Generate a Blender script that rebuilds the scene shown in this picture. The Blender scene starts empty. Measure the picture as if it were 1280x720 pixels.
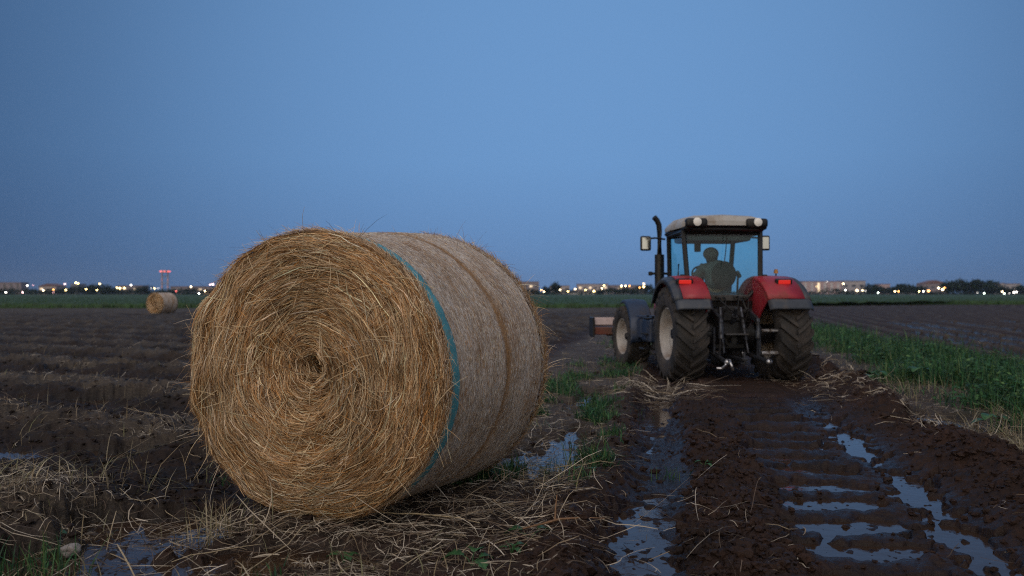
import bpy, bmesh, math, random
import numpy as np
from mathutils import Vector, Matrix
rnd = random.Random(7)
rng = np.random.default_rng(7)
C = bpy.context.scene.collection
D2R = math.radians
CAM_H = 1.43
DENOISE = False

# ------------------------------------------------------------------ noise
_P = rng.permutation(256); _P = np.concatenate([_P, _P, _P])
_G = rng.normal(size=(256, 2)); _G /= np.linalg.norm(_G, axis=1)[:, None]
def pnoise(x, y, s=0):
    x = np.asarray(x, float) + s * 17.31; y = np.asarray(y, float) - s * 9.77
    xi = np.floor(x).astype(int); yi = np.floor(y).astype(int)
    xf = x - xi; yf = y - yi
    xi &= 255; yi &= 255
    u = xf * xf * xf * (xf * (xf * 6 - 15) + 10); v = yf * yf * yf * (yf * (yf * 6 - 15) + 10)
    def g(a, b, fx, fy):
        h = _P[_P[(xi + a) & 255] + ((yi + b) & 255)]
        return _G[h, 0] * fx + _G[h, 1] * fy
    a = g(0, 0, xf, yf); b = g(1, 0, xf - 1, yf); c = g(0, 1, xf, yf - 1); d = g(1, 1, xf - 1, yf - 1)
    return ((a + u * (b - a)) * (1 - v) + (c + u * (d - c)) * v) * 1.5
def fbm(x, y, o=4, s=0, g=.5):
    r = 0; a = 1.
    for i in range(o):
        r = r + a * pnoise(x * 2 ** i, y * 2 ** i, s + i); a *= g
    return r
def ridged(x, y, o=3, s=0):
    r = 0; a = 1.
    for i in range(o):
        r = r + a * (1 - 2 * np.abs(pnoise(x * 2 ** i, y * 2 ** i, s + i))); a *= .5
    return r / 1.75
def sst(a, b, x):
    t = np.clip((x - a) / (b - a), 0, 1); return t * t * (3 - 2 * t)
def bump(x, c, w):           # flat-topped bump
    return np.exp(-((x - c) / w) ** 4)
def gau(x, c, w):
    return np.exp(-((x - c) / w) ** 2)

# ------------------------------------------------------------------ mesh helpers
def np_mesh(name, V, F, mat=None, parent=None, smooth=True, attrs=None, link=True):
    V = np.asarray(V, np.float32).reshape(-1, 3)
    F = np.asarray(F, np.int32)
    me = bpy.data.meshes.new(name)
    me.vertices.add(len(V)); me.vertices.foreach_set('co', V.ravel())
    n, k = F.shape
    me.loops.add(n * k); me.loops.foreach_set('vertex_index', F.ravel())
    me.polygons.add(n); me.polygons.foreach_set('loop_start', np.arange(0, n * k, k, dtype=np.int32))
    me.polygons.foreach_set('loop_total', np.full(n, k, np.int32))
    me.polygons.foreach_set('use_smooth', np.full(n, smooth, bool))
    if attrs:
        for an, av in attrs.items():
            av = np.asarray(av, np.float32)
            if av.ndim == 1:
                a = me.attributes.new(an, 'FLOAT', 'POINT'); a.data.foreach_set('value', av)
            else:
                if av.shape[1] == 3: av = np.concatenate([av, np.ones((len(av), 1), np.float32)], 1)
                a = me.attributes.new(an, 'FLOAT_COLOR', 'POINT'); a.data.foreach_set('color', av.ravel())
    me.update(calc_edges=True); me.validate()
    if mat: me.materials.append(mat)
    o = bpy.data.objects.new(name, me)
    if link: C.objects.link(o)
    if parent: o.parent = parent
    return o
def tag(o, label=None, cat=None, group=None, kind=None):
    if label: o['label'] = label
    if cat: o['category'] = cat
    if group: o['group'] = group
    if kind: o['kind'] = kind
    return o
def empty(name, loc=(0, 0, 0), rz=0, parent=None):
    o = bpy.data.objects.new(name, None); C.objects.link(o); o.empty_display_size = .2
    o.location = loc; o.rotation_euler = (0, 0, rz)
    if parent: o.parent = parent
    return o

class MB:
    def __init__(s): s.bm = bmesh.new()
    def box(s, c, d, rot=None, bev=0.0, seg=1):
        m = Matrix.Translation(Vector(c)) @ (rot.to_4x4() if rot else Matrix.Identity(4)) @ Matrix.Diagonal((d[0], d[1], d[2], 1))
        r = bmesh.ops.create_cube(s.bm, size=1, matrix=m)
        if bev > 0:
            es = list({e for v in r['verts'] for e in v.link_edges})
            bmesh.ops.bevel(s.bm, geom=es, offset=bev, segments=seg, affect='EDGES', profile=.5)
        return s
    def cyl(s, p0, p1, r0, r1=None, n=12, cap=True):
        p0 = Vector(p0); p1 = Vector(p1); d = p1 - p0
        r1 = r0 if r1 is None else r1
        m = Matrix.Translation((p0 + p1) / 2) @ d.to_track_quat('Z', 'Y').to_matrix().to_4x4()
        bmesh.ops.create_cone(s.bm, cap_ends=cap, segments=n, radius1=r0, radius2=r1, depth=d.length, matrix=m)
        return s
    def tube(s, pts, r, n=10):
        pts = [Vector(p) for p in pts]; rings = []
        rr = r if hasattr(r, '__len__') else [r] * len(pts)
        for i, p in enumerate(pts):
            t = (pts[min(i + 1, len(pts) - 1)] - pts[max(i - 1, 0)]).normalized()
            q = t.to_track_quat('Z', 'Y')
            rings.append([s.bm.verts.new(p + q @ Vector((rr[i] * math.cos(a), rr[i] * math.sin(a), 0))) for a in [2 * math.pi * k / n for k in range(n)]])
        for a, b in zip(rings[:-1], rings[1:]):
            for k in range(n): s.bm.faces.new((a[k], a[(k + 1) % n], b[(k + 1) % n], b[k]))
        s.bm.faces.new(rings[0][::-1]); s.bm.faces.new(rings[-1])
        return s
    def sph(s, c, r, sc=(1, 1, 1), u=16, v=10):
        m = Matrix.Translation(Vector(c)) @ Matrix.Diagonal((sc[0], sc[1], sc[2], 1))
        bmesh.ops.create_uvsphere(s.bm, u_segments=u, v_segments=v, radius=r, matrix=m); return s
    def lathe(s, prof, cx=0, n=48, axis='x', c=(0, 0, 0), closed=True):
        rings = []
        for k in range(n):
            a = 2 * math.pi * k / n; row = []
            for (h, r) in prof:
                if axis == 'x': p = (c[0] + h, c[1] + r * math.cos(a), c[2] + r * math.sin(a))
                else: p = (c[0] + r * math.cos(a), c[1] + r * math.sin(a), c[2] + h)
                row.append(s.bm.verts.new(p))
            rings.append(row)
        m = len(prof)
        for k in range(n):
            A = rings[k]; B = rings[(k + 1) % n]
            for i in range(m if closed else m - 1):
                s.bm.faces.new((A[i], B[i], B[(i + 1) % m], A[(i + 1) % m]))
        return s
    def prism(s, poly, t, plane='yz', x0=0):      # polygon extruded by t
        A = []; B = []
        for (a, b) in poly:
            if plane == 'yz': p = (x0, a, b); q = (x0 + t, a, b)
            elif plane == 'xz': p = (a, x0, b); q = (a, x0 + t, b)
            else: p = (a, b, x0); q = (a, b, x0 + t)
            A.append(s.bm.verts.new(p)); B.append(s.bm.verts.new(q))
        n = len(poly)
        s.bm.faces.new(A); s.bm.faces.new(B[::-1])
        for i in range(n): s.bm.faces.new((A[i], A[(i + 1) % n], B[(i + 1) % n], B[i]))
        return s
    def grid(s, rows):                          # rows of points -> sheet
        R = [[s.bm.verts.new(p) for p in r] for r in rows]
        for a, b in zip(R[:-1], R[1:]):
            for i in range(len(a) - 1): s.bm.faces.new((a[i], a[i + 1], b[i + 1], b[i]))
        return s
    def build(s, name, mat, parent=None, smooth=False, bevel=0, solid=0, label=None, angle=35):
        bmesh.ops.recalc_face_normals(s.bm, faces=s.bm.faces)
        me = bpy.data.meshes.new(name); s.bm.to_mesh(me); s.bm.free()
        me.materials.append(mat)
        o = bpy.data.objects.new(name, me); C.objects.link(o)
        if parent: o.parent = parent
        if smooth:
            me.polygons.foreach_set('use_smooth', [True] * len(me.polygons))
            try: me.set_sharp_from_angle(angle=D2R(angle))
            except Exception: pass
        if solid:
            m = o.modifiers.new('s', 'SOLIDIFY'); m.thickness = solid; m.offset = 0
        if bevel:
            m = o.modifiers.new('b', 'BEVEL'); m.width = bevel; m.segments = 2; m.limit_method = 'ANGLE'
        if label: o['label'] = label
        return o

# ------------------------------------------------------------------ materials
def N(nt, t, **kw):
    n = nt.nodes.new(t)
    for k, v in kw.items():
        if k in n.inputs.keys(): n.inputs[k].default_value = v
        else: setattr(n, k, v)
    return n
def mat_new(name):
    m = bpy.data.materials.new(name); m.use_nodes = True
    nt = m.node_tree
    return m, nt, nt.nodes['Principled BSDF']
def simple(name, col, rough=.5, metal=0, var=.25, scale=6, bump_=0.0, bscale=40, dirt=None, dirt_amt=.4, spec=.5, dscale=3):
    m, nt, b = mat_new(name)
    tc = N(nt, 'ShaderNodeTexCoord')
    no = N(nt, 'ShaderNodeTexNoise', Scale=scale, Detail=6, Roughness=.6); nt.links.new(tc.outputs['Object'], no.inputs['Vector'])
    mr = N(nt, 'ShaderNodeMapRange'); mr.inputs[1].default_value = .3; mr.inputs[2].default_value = .7
    mr.inputs[3].default_value = 1 - var; mr.inputs[4].default_value = 1 + var
    nt.links.new(no.outputs[0], mr.inputs[0])
    mx = N(nt, 'ShaderNodeVectorMath', operation='SCALE'); mx.inputs[0].default_value = col[:3]
    nt.links.new(mr.outputs[0], mx.inputs['Scale'])
    out = mx.outputs[0]
    if dirt:
        n2 = N(nt, 'ShaderNodeTexNoise', Scale=dscale, Detail=8, Roughness=.7); nt.links.new(tc.outputs['Object'], n2.inputs['Vector'])
        r2 = N(nt, 'ShaderNodeMapRange'); r2.inputs[1].default_value = .62 - dirt_amt * .4; r2.inputs[2].default_value = .78 - dirt_amt * .3
        nt.links.new(n2.outputs[0], r2.inputs[0])
        mm = N(nt, 'ShaderNodeMix', data_type='RGBA'); nt.links.new(r2.outputs[0], mm.inputs[0])
        nt.links.new(out, mm.inputs[6]); mm.inputs[7].default_value = (*dirt, 1); out = mm.outputs[2]
        rr = N(nt, 'ShaderNodeMapRange'); rr.inputs[3].default_value = rough; rr.inputs[4].default_value = .85
        nt.links.new(r2.outputs[0], rr.inputs[0]); nt.links.new(rr.outputs[0], b.inputs['Roughness'])
    else: b.inputs['Roughness'].default_value = rough
    nt.links.new(out, b.inputs['Base Color'])
    b.inputs['Metallic'].default_value = metal; b.inputs['Specular IOR Level'].default_value = spec
    if bump_:
        n3 = N(nt, 'ShaderNodeTexNoise', Scale=bscale, Detail=6); nt.links.new(tc.outputs['Object'], n3.inputs['Vector'])
        bp = N(nt, 'ShaderNodeBump', Strength=bump_, Distance=.01); nt.links.new(n3.outputs[0], bp.inputs['Height']); nt.links.new(bp.outputs[0], b.inputs['Normal'])
    return m
def attr_mat(name, rough=.6, attr='col', trans=0.0, spec=.3):
    m, nt, b = mat_new(name)
    a = N(nt, 'ShaderNodeAttribute', attribute_name=attr)
    nt.links.new(a.outputs['Color'], b.inputs['Base Color'])
    b.inputs['Roughness'].default_value = rough; b.inputs['Specular IOR Level'].default_value = spec
    if trans:
        t = N(nt, 'ShaderNodeBsdfTranslucent'); nt.links.new(a.outputs['Color'], t.inputs['Color'])
        mx = N(nt, 'ShaderNodeMixShader'); mx.inputs[0].default_value = trans
        nt.links.new(b.outputs[0], mx.inputs[1]); nt.links.new(t.outputs[0], mx.inputs[2])
        nt.links.new(mx.outputs[0], nt.nodes['Material Output'].inputs['Surface'])
    return m
def emit(name, col, st, base=(.5, .5, .5)):
    m, nt, b = mat_new(name)
    b.inputs['Base Color'].default_value = (*base, 1)
    b.inputs['Emission Color'].default_value = (*col, 1); b.inputs['Emission Strength'].default_value = st
    m.cycles.emission_sampling = 'FRONT' if name.startswith('lamp_') else 'NONE'
    return m
def glass(name, tint=(.6, .92, .97), refl=1.45):
    m, nt, b = mat_new(name); nt.nodes.remove(b)
    t = N(nt, 'ShaderNodeBsdfTransparent'); t.inputs[0].default_value = (*tint, 1)
    g = N(nt, 'ShaderNodeBsdfGlossy', Roughness=.03)
    lw = N(nt, 'ShaderNodeLayerWeight', Blend=.5); pw_ = N(nt, 'ShaderNodeMath', operation='POWER'); nt.links.new(lw.outputs['Facing'], pw_.inputs[0]); pw_.inputs[1].default_value = 4
    f = N(nt, 'ShaderNodeMath', operation='MULTIPLY_ADD'); nt.links.new(pw_.outputs[0], f.inputs[0]); f.inputs[1].default_value = .5; f.inputs[2].default_value = .04
    tc = N(nt, 'ShaderNodeTexCoord'); no = N(nt, 'ShaderNodeTexNoise', Scale=3.5, Detail=5); nt.links.new(tc.outputs['Object'], no.inputs[0])
    d = N(nt, 'ShaderNodeBsdfDiffuse'); d.inputs[0].default_value = (.35, .33, .3, 1)
    r = N(nt, 'ShaderNodeMapRange'); r.inputs[1].default_value = .45; r.inputs[2].default_value = .8; r.inputs[4].default_value = .07
    nt.links.new(no.outputs[0], r.inputs[0])
    m1 = N(nt, 'ShaderNodeMixShader'); m2 = N(nt, 'ShaderNodeMixShader')
    nt.links.new(r.outputs[0], m1.inputs[0]); nt.links.new(t.outputs[0], m1.inputs[1]); nt.links.new(d.outputs[0], m1.inputs[2])
    nt.links.new(f.outputs[0], m2.inputs[0]); nt.links.new(m1.outputs[0], m2.inputs[1]); nt.links.new(g.outputs[0], m2.inputs[2])
    nt.links.new(m2.outputs[0], nt.nodes['Material Output'].inputs['Surface'])
    return m

# ------------------------------------------------------------------ terrain function
AZ = D2R(11.4); SU, CU = math.sin(AZ), math.cos(AZ)
AZR = D2R(15.0)
def uv(X, Y): return X * CU - Y * SU, X * SU + Y * CU
def xy(u, v): return u * CU + v * SU, -u * SU + v * CU
WL = -0.06
BALE = (-1.278, 5.024)
def terrain(X, Y, full=False):
    X = np.asarray(X, float); Y = np.asarray(Y, float)
    u, v = uv(X, Y)
    dist = np.hypot(X, Y)
    fine = np.clip(1.3 - dist / 60, 0, 1)
    wob = .10 * pnoise(v * .45, u * .1, 3) + .05 * pnoise(v * 1.4, u * .3, 4)
    uw = u + wob
    near = sst(60, 25, dist)
    z = .030 * fbm(X * .35, Y * .35, 3, 11)
    n1 = fbm(X * 2.2, Y * 2.2, 4, 20, .55); n2 = ridged(X * 5.5, Y * 5.5, 3, 30); n3 = fbm(X * 14, Y * 14, 3, 40)
    # zones
    left = sst(-2.7, -3.6, uw); right = sst(6.0, 6.6, uw)
    track = sst(-.75, -.45, uw) * sst(2.35, 2.1, uw) * near
    berm = gau(uw, 2.52, .33) * near; berm2 = gau(uw, -.52, .2) * near
    churn = sst(.02, .2, uw) * sst(.85, .62, uw) * near
    rough = .25 + .9 * berm + .55 * churn + .4 * left + .35 * right + .35 * berm2 + .25 * track
    z = z + rough * (.060 * n1 + .045 * (n2 - .3) + .022 * n3) * fine
    z = z + 0.19 * berm * (1 - .85 * gau(v, 8.9, .8)) * (1 + .6 * pnoise(v * 1.3, u, 5) + .3 * pnoise(v * 4, u * 4, 65)) + .07 * berm2 + .03 * churn
    # furrows of the left field (run towards the left distance)
    w = .454 * X + .891 * Y + .12 * pnoise(X * .5, Y * .5, 6)
    fl = (.5 - .5 * np.cos(2 * math.pi * (w + .18 * pnoise(X * .8, Y * .8, 66) - 4.35) / 2.28)) ** .75
    z = z + left * (.17 * fl * (1 + .4 * pnoise(w * .8, w * 0, 61) + .35 * n1) - .05) * sst(95, 40, dist)
    # right field rows
    ur = X * math.cos(AZR) - Y * math.sin(AZR) + .08 * pnoise(v * .3, u * .3, 8)
    fr = .5 + .5 * np.cos(2 * math.pi * ur / 1.0)
    z = z + right * (.075 * fr - .03) * sst(110, 50, dist)
    # grass verges slightly raised
    z = z + .05 * bump(uw, 4.7, 1.4)
    # lug imprints in the right track
    ph = (.35 * v + .65 * Y * 1.02) / .50 + .20 * pnoise(u * 1.6, v * .8, 9) + .06 * pnoise(u * 6, v * 3, 19)
    bars = (.5 + .5 * np.cos(2 * math.pi * ph))
    brk = np.clip(.95 + .35 * pnoise(u * 2.5, v * 2.5, 62) + .3 * pnoise(u * 8, v * 8, 63), .45, 1.3)
    imp = bump(uw, 1.06, .40) * sst(16, 14, v)
    farimp = sst(8.2, 9.6, v)
    z = z * (1 - .8 * imp) + imp * ((.046 * bars ** 2.4 * brk - .066 + .010 * n2 + .010 * n1) * (1 - farimp) + farimp * (.060 * bars ** 1.5 * brk - .030))
    # ruts
    rutL = bump(uw, -.13, .24) * sst(14.5, 13, v)
    z = z * (1 - .6 * rutL) - .045 * rutL
    rutR = bump(uw, 1.72, .22) * sst(14.5, 13, v); z = z * (1 - .5 * rutR) - .035 * rutR
    dry = np.maximum(z, WL + .012 + .01 * np.abs(n3))
    # puddles
    pn = .5 * pnoise(X * 1.6, Y * 1.6, 12) + .45 * pnoise(X * 5, Y * 5, 13) + .3 * pnoise(X * 13, Y * 13, 14)
    def pud(m, th=.5, k=.55): return sst(th, th + .25, m + k * pn * (m > .02))
    pm = pud(gau(uw, -.12, .24) * np.maximum(gau(v, 4.6, 2.0), gau(v, 10.2, 2.5)), .42, .8)
    pm = np.maximum(pm, pud(1.15 * imp * (1 - 1.1 * bars ** 1.5 * brk) * sst(13.5, 9.5, v) * sst(3.0, 3.6, v), .33, .50))
    pass
    pm = np.maximum(pm, pud(gau(uw, 1.70, .19) * sst(10.8, 8.5, v) * sst(3.0, 3.6, v), .42, 1.5))
    pm = np.maximum(pm, pud(gau(u, 3.0, .45) * gau(v, 9.7, .9), .3, .4))
    pm = np.maximum(pm, pud(gau(uw, -1.05, .34) * np.maximum(gau(v, 7.2, 1.3), gau(v, 10.9, 1.0)), .33, .75))
    for (cx, cy, rx, ry) in ((-2.2, 4.85, .65, .42), (-1.25, 4.40, .62, .24), (-1.95, 4.15, .7, .3), (-2.5, 4.35, .45, .3), (-4.4, 7.3, 1.0, .22), (-3.4, 7.2, .5, .15), (-5.6, 10.8, 1.2, .25), (-7.5, 15, 1.6, .3), (.10, 6.9, .30, .42)):
        pm = np.maximum(pm, pud(np.exp(-((X - cx) / rx) ** 2 - ((Y - cy) / ry) ** 2), .30, .45))
    for (uc, wd, v0, v1) in ((6.75, .30, 9, 30), (7.75, .30, 12, 40), (8.75, .3, 16, 40), (10.75, .3, 20, 44), (13.75, .3, 24, 44)):
        pm = np.maximum(pm, pud(gau(ur, uc - .0, wd) * sst(v0 - 2, v0, v) * sst(v1 + 4, v1, v), .5, .9) * .95)
    # nothing wet right under the bale
    bx, by = X - (BALE[0] + .5), Y - (BALE[1] + .75)
    ub = np.exp(-(bx / .75) ** 4 - (by / .55) ** 4)
    pm = pm * (1 - ub); 
    z = dry * (1 - pm) + (WL - .014 + .022 * n3 + .010 * n1) * pm
    z = z * (1 - .9 * ub) + .0 * ub
    if not full: return z
    m = dict(u=u, v=v, uw=uw, left=left, right=right, track=track, berm=berm, churn=churn, pm=pm, dist=dist, imp=imp, rutL=rutL, rutR=rutR, n1=n1, n2=n2, fl=fl, fr=fr)
    return z, m
def gz(x, y): return float(terrain(np.array([x]), np.array([y]))[0])

def straw_and_row_shade(X, Y, m):
    u = m['uw']
    s = .95 * sst(-3.0, -2.4, u) * sst(-.35, -.7, u)
    s = np.maximum(s, .8 * sst(2.75, 3.1, u) * sst(4.4, 3.6, u))
    s = s * (1 - .72 * sst(6.2, 4.6, Y)) * (1 - .4 * sst(-1.4, -2.2, X)) * (1 - .7 * sst(-1.3, -.8, u) * sst(8, 6, Y))
    s = np.maximum(s, m['left'] * (.95 * m['fl'] ** 3))  # straw on ridge tops; its contrast also stands in for furrow shading
    s = np.maximum(s, .9 * m['left'] * sst(50, 58, Y))
    s = np.maximum(s, m['right'] * (.75 * m['fr'] ** 2.5))  # paler ridges, darker troughs: row shading put into the straw tint
    s = s * (.65 + .7 * np.clip(fbm(X * .9, Y * .9, 3, 60) + .3, 0, 1))
    return np.clip(s, 0, 1)
def edgeY(X): return 74 + 22 * sst(8, 55, X)

# ------------------------------------------------------------------ ground sheet
def build_ground():
    az = np.concatenate([np.linspace(-180, -46, 70)[:-1], np.linspace(-46, 46, 1500), np.linspace(46, 180, 70)[1:-1]])
    az = np.radians(az); na = len(az)
    inv = np.linspace(1 / 2.3, 1 / 90., 720); r1 = 1 / inv
    lg = np.geomspace(2.3, 90, 260)
    r = np.unique(np.round(np.concatenate([[.05, .5, 1, 1.4, 1.7, 2.0], np.sort(np.concatenate([r1, lg])), np.geomspace(92, 4000, 60)]), 4))
    nr = len(r)
    X = r[:, None] * np.sin(az)[None]; Y = r[:, None] * np.cos(az)[None]
    z, m = terrain(X.ravel(), Y.ravel(), True)
    fall = sst(140, 90, m['dist'])
    z = z * fall
    V = np.stack([X.ravel(), Y.ravel(), z], 1)
    i = np.arange(nr - 1)[:, None] * na; j = np.arange(na)[None]; j2 = (j + 1) % na
    F = np.stack([i + j, i + j2, i + na + j2, i + na + j], -1).reshape(-1, 4)
    st = straw_and_row_shade(X.ravel(), Y.ravel(), m)
    green = sst(3.1, 3.8, m['uw']) * sst(6.5, 5.7, m['uw']) * np.clip(.5 + 1.5 * fbm(X.ravel() * .8, Y.ravel() * .8, 3, 90), 0, 1) * .8
    Xr, Yr = X.ravel(), Y.ravel()
    crop = (Yr > edgeY(Xr)).astype(float)
    zone = np.stack([np.clip(st, 0, 1), np.maximum(green, crop), np.clip(m['left'], 0, 1)], 1)
    wet = np.clip(np.maximum(.9 * m['rutL'], np.maximum(.75 * m['imp'], .8 * m['rutR'])) + m['pm'] + .25 * m['track'], 0, 1) * (1 - .85 * sst(10.5, 12.8, m['v']) * (np.abs(m['u'] - .8) < 2.2))
    o = np_mesh('ground', V, F, M['soil'], attrs={'zone': zone, 'wet': wet})
    tag(o, kind='structure')
    return o

def soil_material():
    m, nt, b = mat_new('soil'); L = nt.links.new
    tc = N(nt, 'ShaderNodeTexCoord'); P = tc.outputs['Object']
    za = N(nt, 'ShaderNodeAttribute', attribute_name='zone'); sp = N(nt, 'ShaderNodeSeparateColor'); L(za.outputs['Color'], sp.inputs[0])
    wa = N(nt, 'ShaderNodeAttribute', attribute_name='wet')
    n1 = N(nt, 'ShaderNodeTexNoise', Scale=1.7, Detail=8, Roughness=.65); L(P, n1.inputs[0])
    n2 = N(nt, 'ShaderNodeTexNoise', Scale=22, Detail=8, Roughness=.7); L(P, n2.inputs[0])
    r1 = N(nt, 'ShaderNodeValToRGB'); e = r1.color_ramp.elements
    e[0].position = .3; e[0].color = (.013, .0070, .0052, 1); e[1].position = .7; e[1].color = (.043, .0215, .0148, 1)
    L(n1.outputs[0], r1.inputs[0])
    r1b = N(nt, 'ShaderNodeValToRGB'); e = r1b.color_ramp.elements      # greyer soil of the left field
    e[0].position = .3; e[0].color = (.007, .0045, .0038, 1); e[1].position = .7; e[1].color = (.025, .0145, .0115, 1)
    L(n1.outputs[0], r1b.inputs[0])
    ms = N(nt, 'ShaderNodeMix', data_type='RGBA'); L(sp.outputs[2], ms.inputs[0]); L(r1.outputs[0], ms.inputs[6]); L(r1b.outputs[0], ms.inputs[7])
    # fine light-dark grain
    mr = N(nt, 'ShaderNodeMapRange'); mr.inputs[1].default_value = .3; mr.inputs[2].default_value = .7; mr.inputs[3].default_value = .55; mr.inputs[4].default_value = 1.5
    L(n2.outputs[0], mr.inputs[0])
    mg = N(nt, 'ShaderNodeVectorMath', operation='SCALE'); L(ms.outputs[2], mg.inputs[0]); L(mr.outputs[0], mg.inputs['Scale'])
    # straw litter colour and painted furrow contrast: stretched noise fibres
    mp = N(nt, 'ShaderNodeMapping'); mp.inputs['Scale'].default_value = (9, 70, 20); L(P, mp.inputs[0])
    dn = N(nt, 'ShaderNodeTexNoise', Scale=3, Detail=2); L(P, dn.inputs[0])
    dv = N(nt, 'ShaderNodeVectorMath', operation='SCALE'); L(dn.outputs['Color'], dv.inputs[0]); dv.inputs['Scale'].default_value = 18
    da = N(nt, 'ShaderNodeVectorMath', operation='ADD'); L(mp.outputs[0], da.inputs[0]); L(dv.outputs[0], da.inputs[1])
    nf = N(nt, 'ShaderNodeTexNoise', Scale=1, Detail=3); L(da.outputs[0], nf.inputs[0])
    mf = N(nt, 'ShaderNodeMapRange'); mf.inputs[1].default_value = .48; mf.inputs[2].default_value = .66; L(nf.outputs[0], mf.inputs[0])
    mm = N(nt, 'ShaderNodeMath', operation='MULTIPLY'); L(mf.outputs[0], mm.inputs[0]); L(sp.outputs[0], mm.inputs[1])
    mx = N(nt, 'ShaderNodeMix', data_type='RGBA'); tn = N(nt, 'ShaderNodeMath', operation='MULTIPLY'); L(sp.outputs[0], tn.inputs[0]); tn.inputs[1].default_value = .75
    mb0 = N(nt, 'ShaderNodeMix', data_type='RGBA'); L(tn.outputs[0], mb0.inputs[0]); L(mg.outputs[0], mb0.inputs[6]); mb0.inputs[7].default_value = (.074, .064, .057, 1)
    L(mm.outputs[0], mx.inputs[0]); L(mb0.outputs[2], mx.inputs[6]); mx.inputs[7].default_value = (.11, .088, .066, 1)
    # green ground
    gm = N(nt, 'ShaderNodeMath', operation='MULTIPLY'); L(sp.outputs[1], gm.inputs[0]); gm.inputs[1].default_value = .75
    mx2 = N(nt, 'ShaderNodeMix', data_type='RGBA'); L(gm.outputs[0], mx2.inputs[0]); L(mx.outputs[2], mx2.inputs[6]); mx2.inputs[7].default_value = (.010, .028, .010, 1)
    # wet: darker and glossier
    dk = N(nt, 'ShaderNodeMapRange'); dk.inputs[3].default_value = 1; dk.inputs[4].default_value = .62; L(wa.outputs['Fac'], dk.inputs[0])
    fin = N(nt, 'ShaderNodeVectorMath', operation='SCALE'); L(mx2.outputs[2], fin.inputs[0]); L(dk.outputs[0], fin.inputs['Scale'])
    L(fin.outputs[0], b.inputs['Base Color'])
    rr = N(nt, 'ShaderNodeMapRange'); rr.inputs[1].default_value = .0; rr.inputs[2].default_value = 1; rr.inputs[3].default_value = .8; rr.inputs[4].default_value = .26
    L(wa.outputs['Fac'], rr.inputs[0])
    ra = N(nt, 'ShaderNodeMath', operation='ADD'); L(rr.outputs[0], ra.inputs[0])
    rb = N(nt, 'ShaderNodeMapRange'); rb.inputs[1].default_value = .35; rb.inputs[2].default_value = .65; rb.inputs[3].default_value = -.12; rb.inputs[4].default_value = .12
    L(n2.outputs[0], rb.inputs[0]); L(rb.outputs[0], ra.inputs[1]); L(ra.outputs[0], b.inputs['Roughness'])
    b.inputs['Specular IOR Level'].default_value = .26
    n3 = N(nt, 'ShaderNodeTexNoise', Scale=45, Detail=9, Roughness=.65); L(P, n3.inputs[0])
    bp = N(nt, 'ShaderNodeBump', Strength=.8, Distance=.018); L(n3.outputs[0], bp.inputs['Height']); L(bp.outputs[0], b.inputs['Normal'])
    return m
def water_material():
    m, nt, b = mat_new('puddle_water')
    b.inputs['Base Color'].default_value = (.040, .024, .016, 1); b.inputs['Roughness'].default_value = .05; b.inputs['IOR'].default_value = 1.33
    b.inputs['Specular IOR Level'].default_value = .5
    tc = N(nt, 'ShaderNodeTexCoord'); n = N(nt, 'ShaderNodeTexNoise', Scale=9, Detail=6); nt.links.new(tc.outputs['Object'], n.inputs[0])
    bp = N(nt, 'ShaderNodeBump', Strength=.28, Distance=.01); nt.links.new(n.outputs[0], bp.inputs['Height']); nt.links.new(bp.outputs[0], b.inputs['Normal'])
    return m

# ------------------------------------------------------------------ ribbons (straw, grass blades)
def ribbons(Pt, W, side, col):
    """Pt (N,K,3) centre lines, W (N,K) widths, side (N,3)|(N,K,3) side vectors, col (N,3)"""
    n, k, _ = Pt.shape
    if side.ndim == 2: side = np.repeat(side[:, None], k, 1)
    side = side / (np.linalg.norm(side, axis=-1, keepdims=True) + 1e-9)
    A = Pt - side * W[..., None] / 2; B = Pt + side * W[..., None] / 2
    V = np.stack([A, B], 2).reshape(-1, 3)
    base = (np.arange(n) * k * 2)[:, None]; j = (np.arange(k - 1) * 2)[None]
    F = np.stack([base + j, base + j + 1, base + j + 3, base + j + 2], -1).reshape(-1, 4)
    c = np.repeat(col, k * 2, 0)
    return V, F, c
def join_r(parts):
    V = []; F = []; c = []; o = 0
    for (a, b, d) in parts:
        V.append(a); F.append(b + o); c.append(d); o += len(a)
    return np.concatenate(V), np.concatenate(F), np.concatenate(c)
STRAW = np.array([1.34, 1.27, 1.24]) * np.array([(.70, .58, .42), (.54, .42, .27), (.42, .29, .16), (.42, .24, .095), (.25, .155, .085), (.66, .58, .48), (.11, .068, .04)])
def pick(pal, n, p=None, var=.15):
    c = pal[rng.choice(len(pal), n, p=p)]
    return np.clip(c * (1 + var * rng.normal(size=(n, 1))), .01, .9)

def straws_on_ground(X, Y, length, width, col, lift=.012, rise=.3, k=5):
    n = len(X); a = rng.uniform(0, 2 * np.pi, n); cur = rng.normal(size=n) * .9
    t = np.linspace(-.5, .5, k)[None]
    ang = a[:, None] + cur[:, None] * t
    dx = np.cos(ang); dy = np.sin(ang)
    px = X[:, None] + np.cumsum(dx, 1) * length[:, None] / k; py = Y[:, None] + np.cumsum(dy, 1) * length[:, None] / k
    z = terrain(px.ravel(), py.ravel()).reshape(n, k); z = np.maximum(z, WL)
    zm = z.max(1, keepdims=True)
    z = .45 * z + .55 * zm
    tilt = rng.normal(size=n) * rise
    z = z + lift * rng.uniform(.2, 2, n)[:, None] + np.maximum(0, (t + .5) * tilt[:, None] * length[:, None]) + (t ** 2 * -.1 + .02) * length[:, None] * rng.uniform(0, 1, n)[:, None]
    P = np.stack([px, py, z], -1)
    side = np.stack([-dy, dx, rng.normal(size=(n, 1)) * .6 + 0 * dx], -1)
    W = np.repeat(width[:, None], k, 1) * np.array([.5] + [1] * (k - 2) + [.5])[None]
    return ribbons(P, W, side, col)

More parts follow.
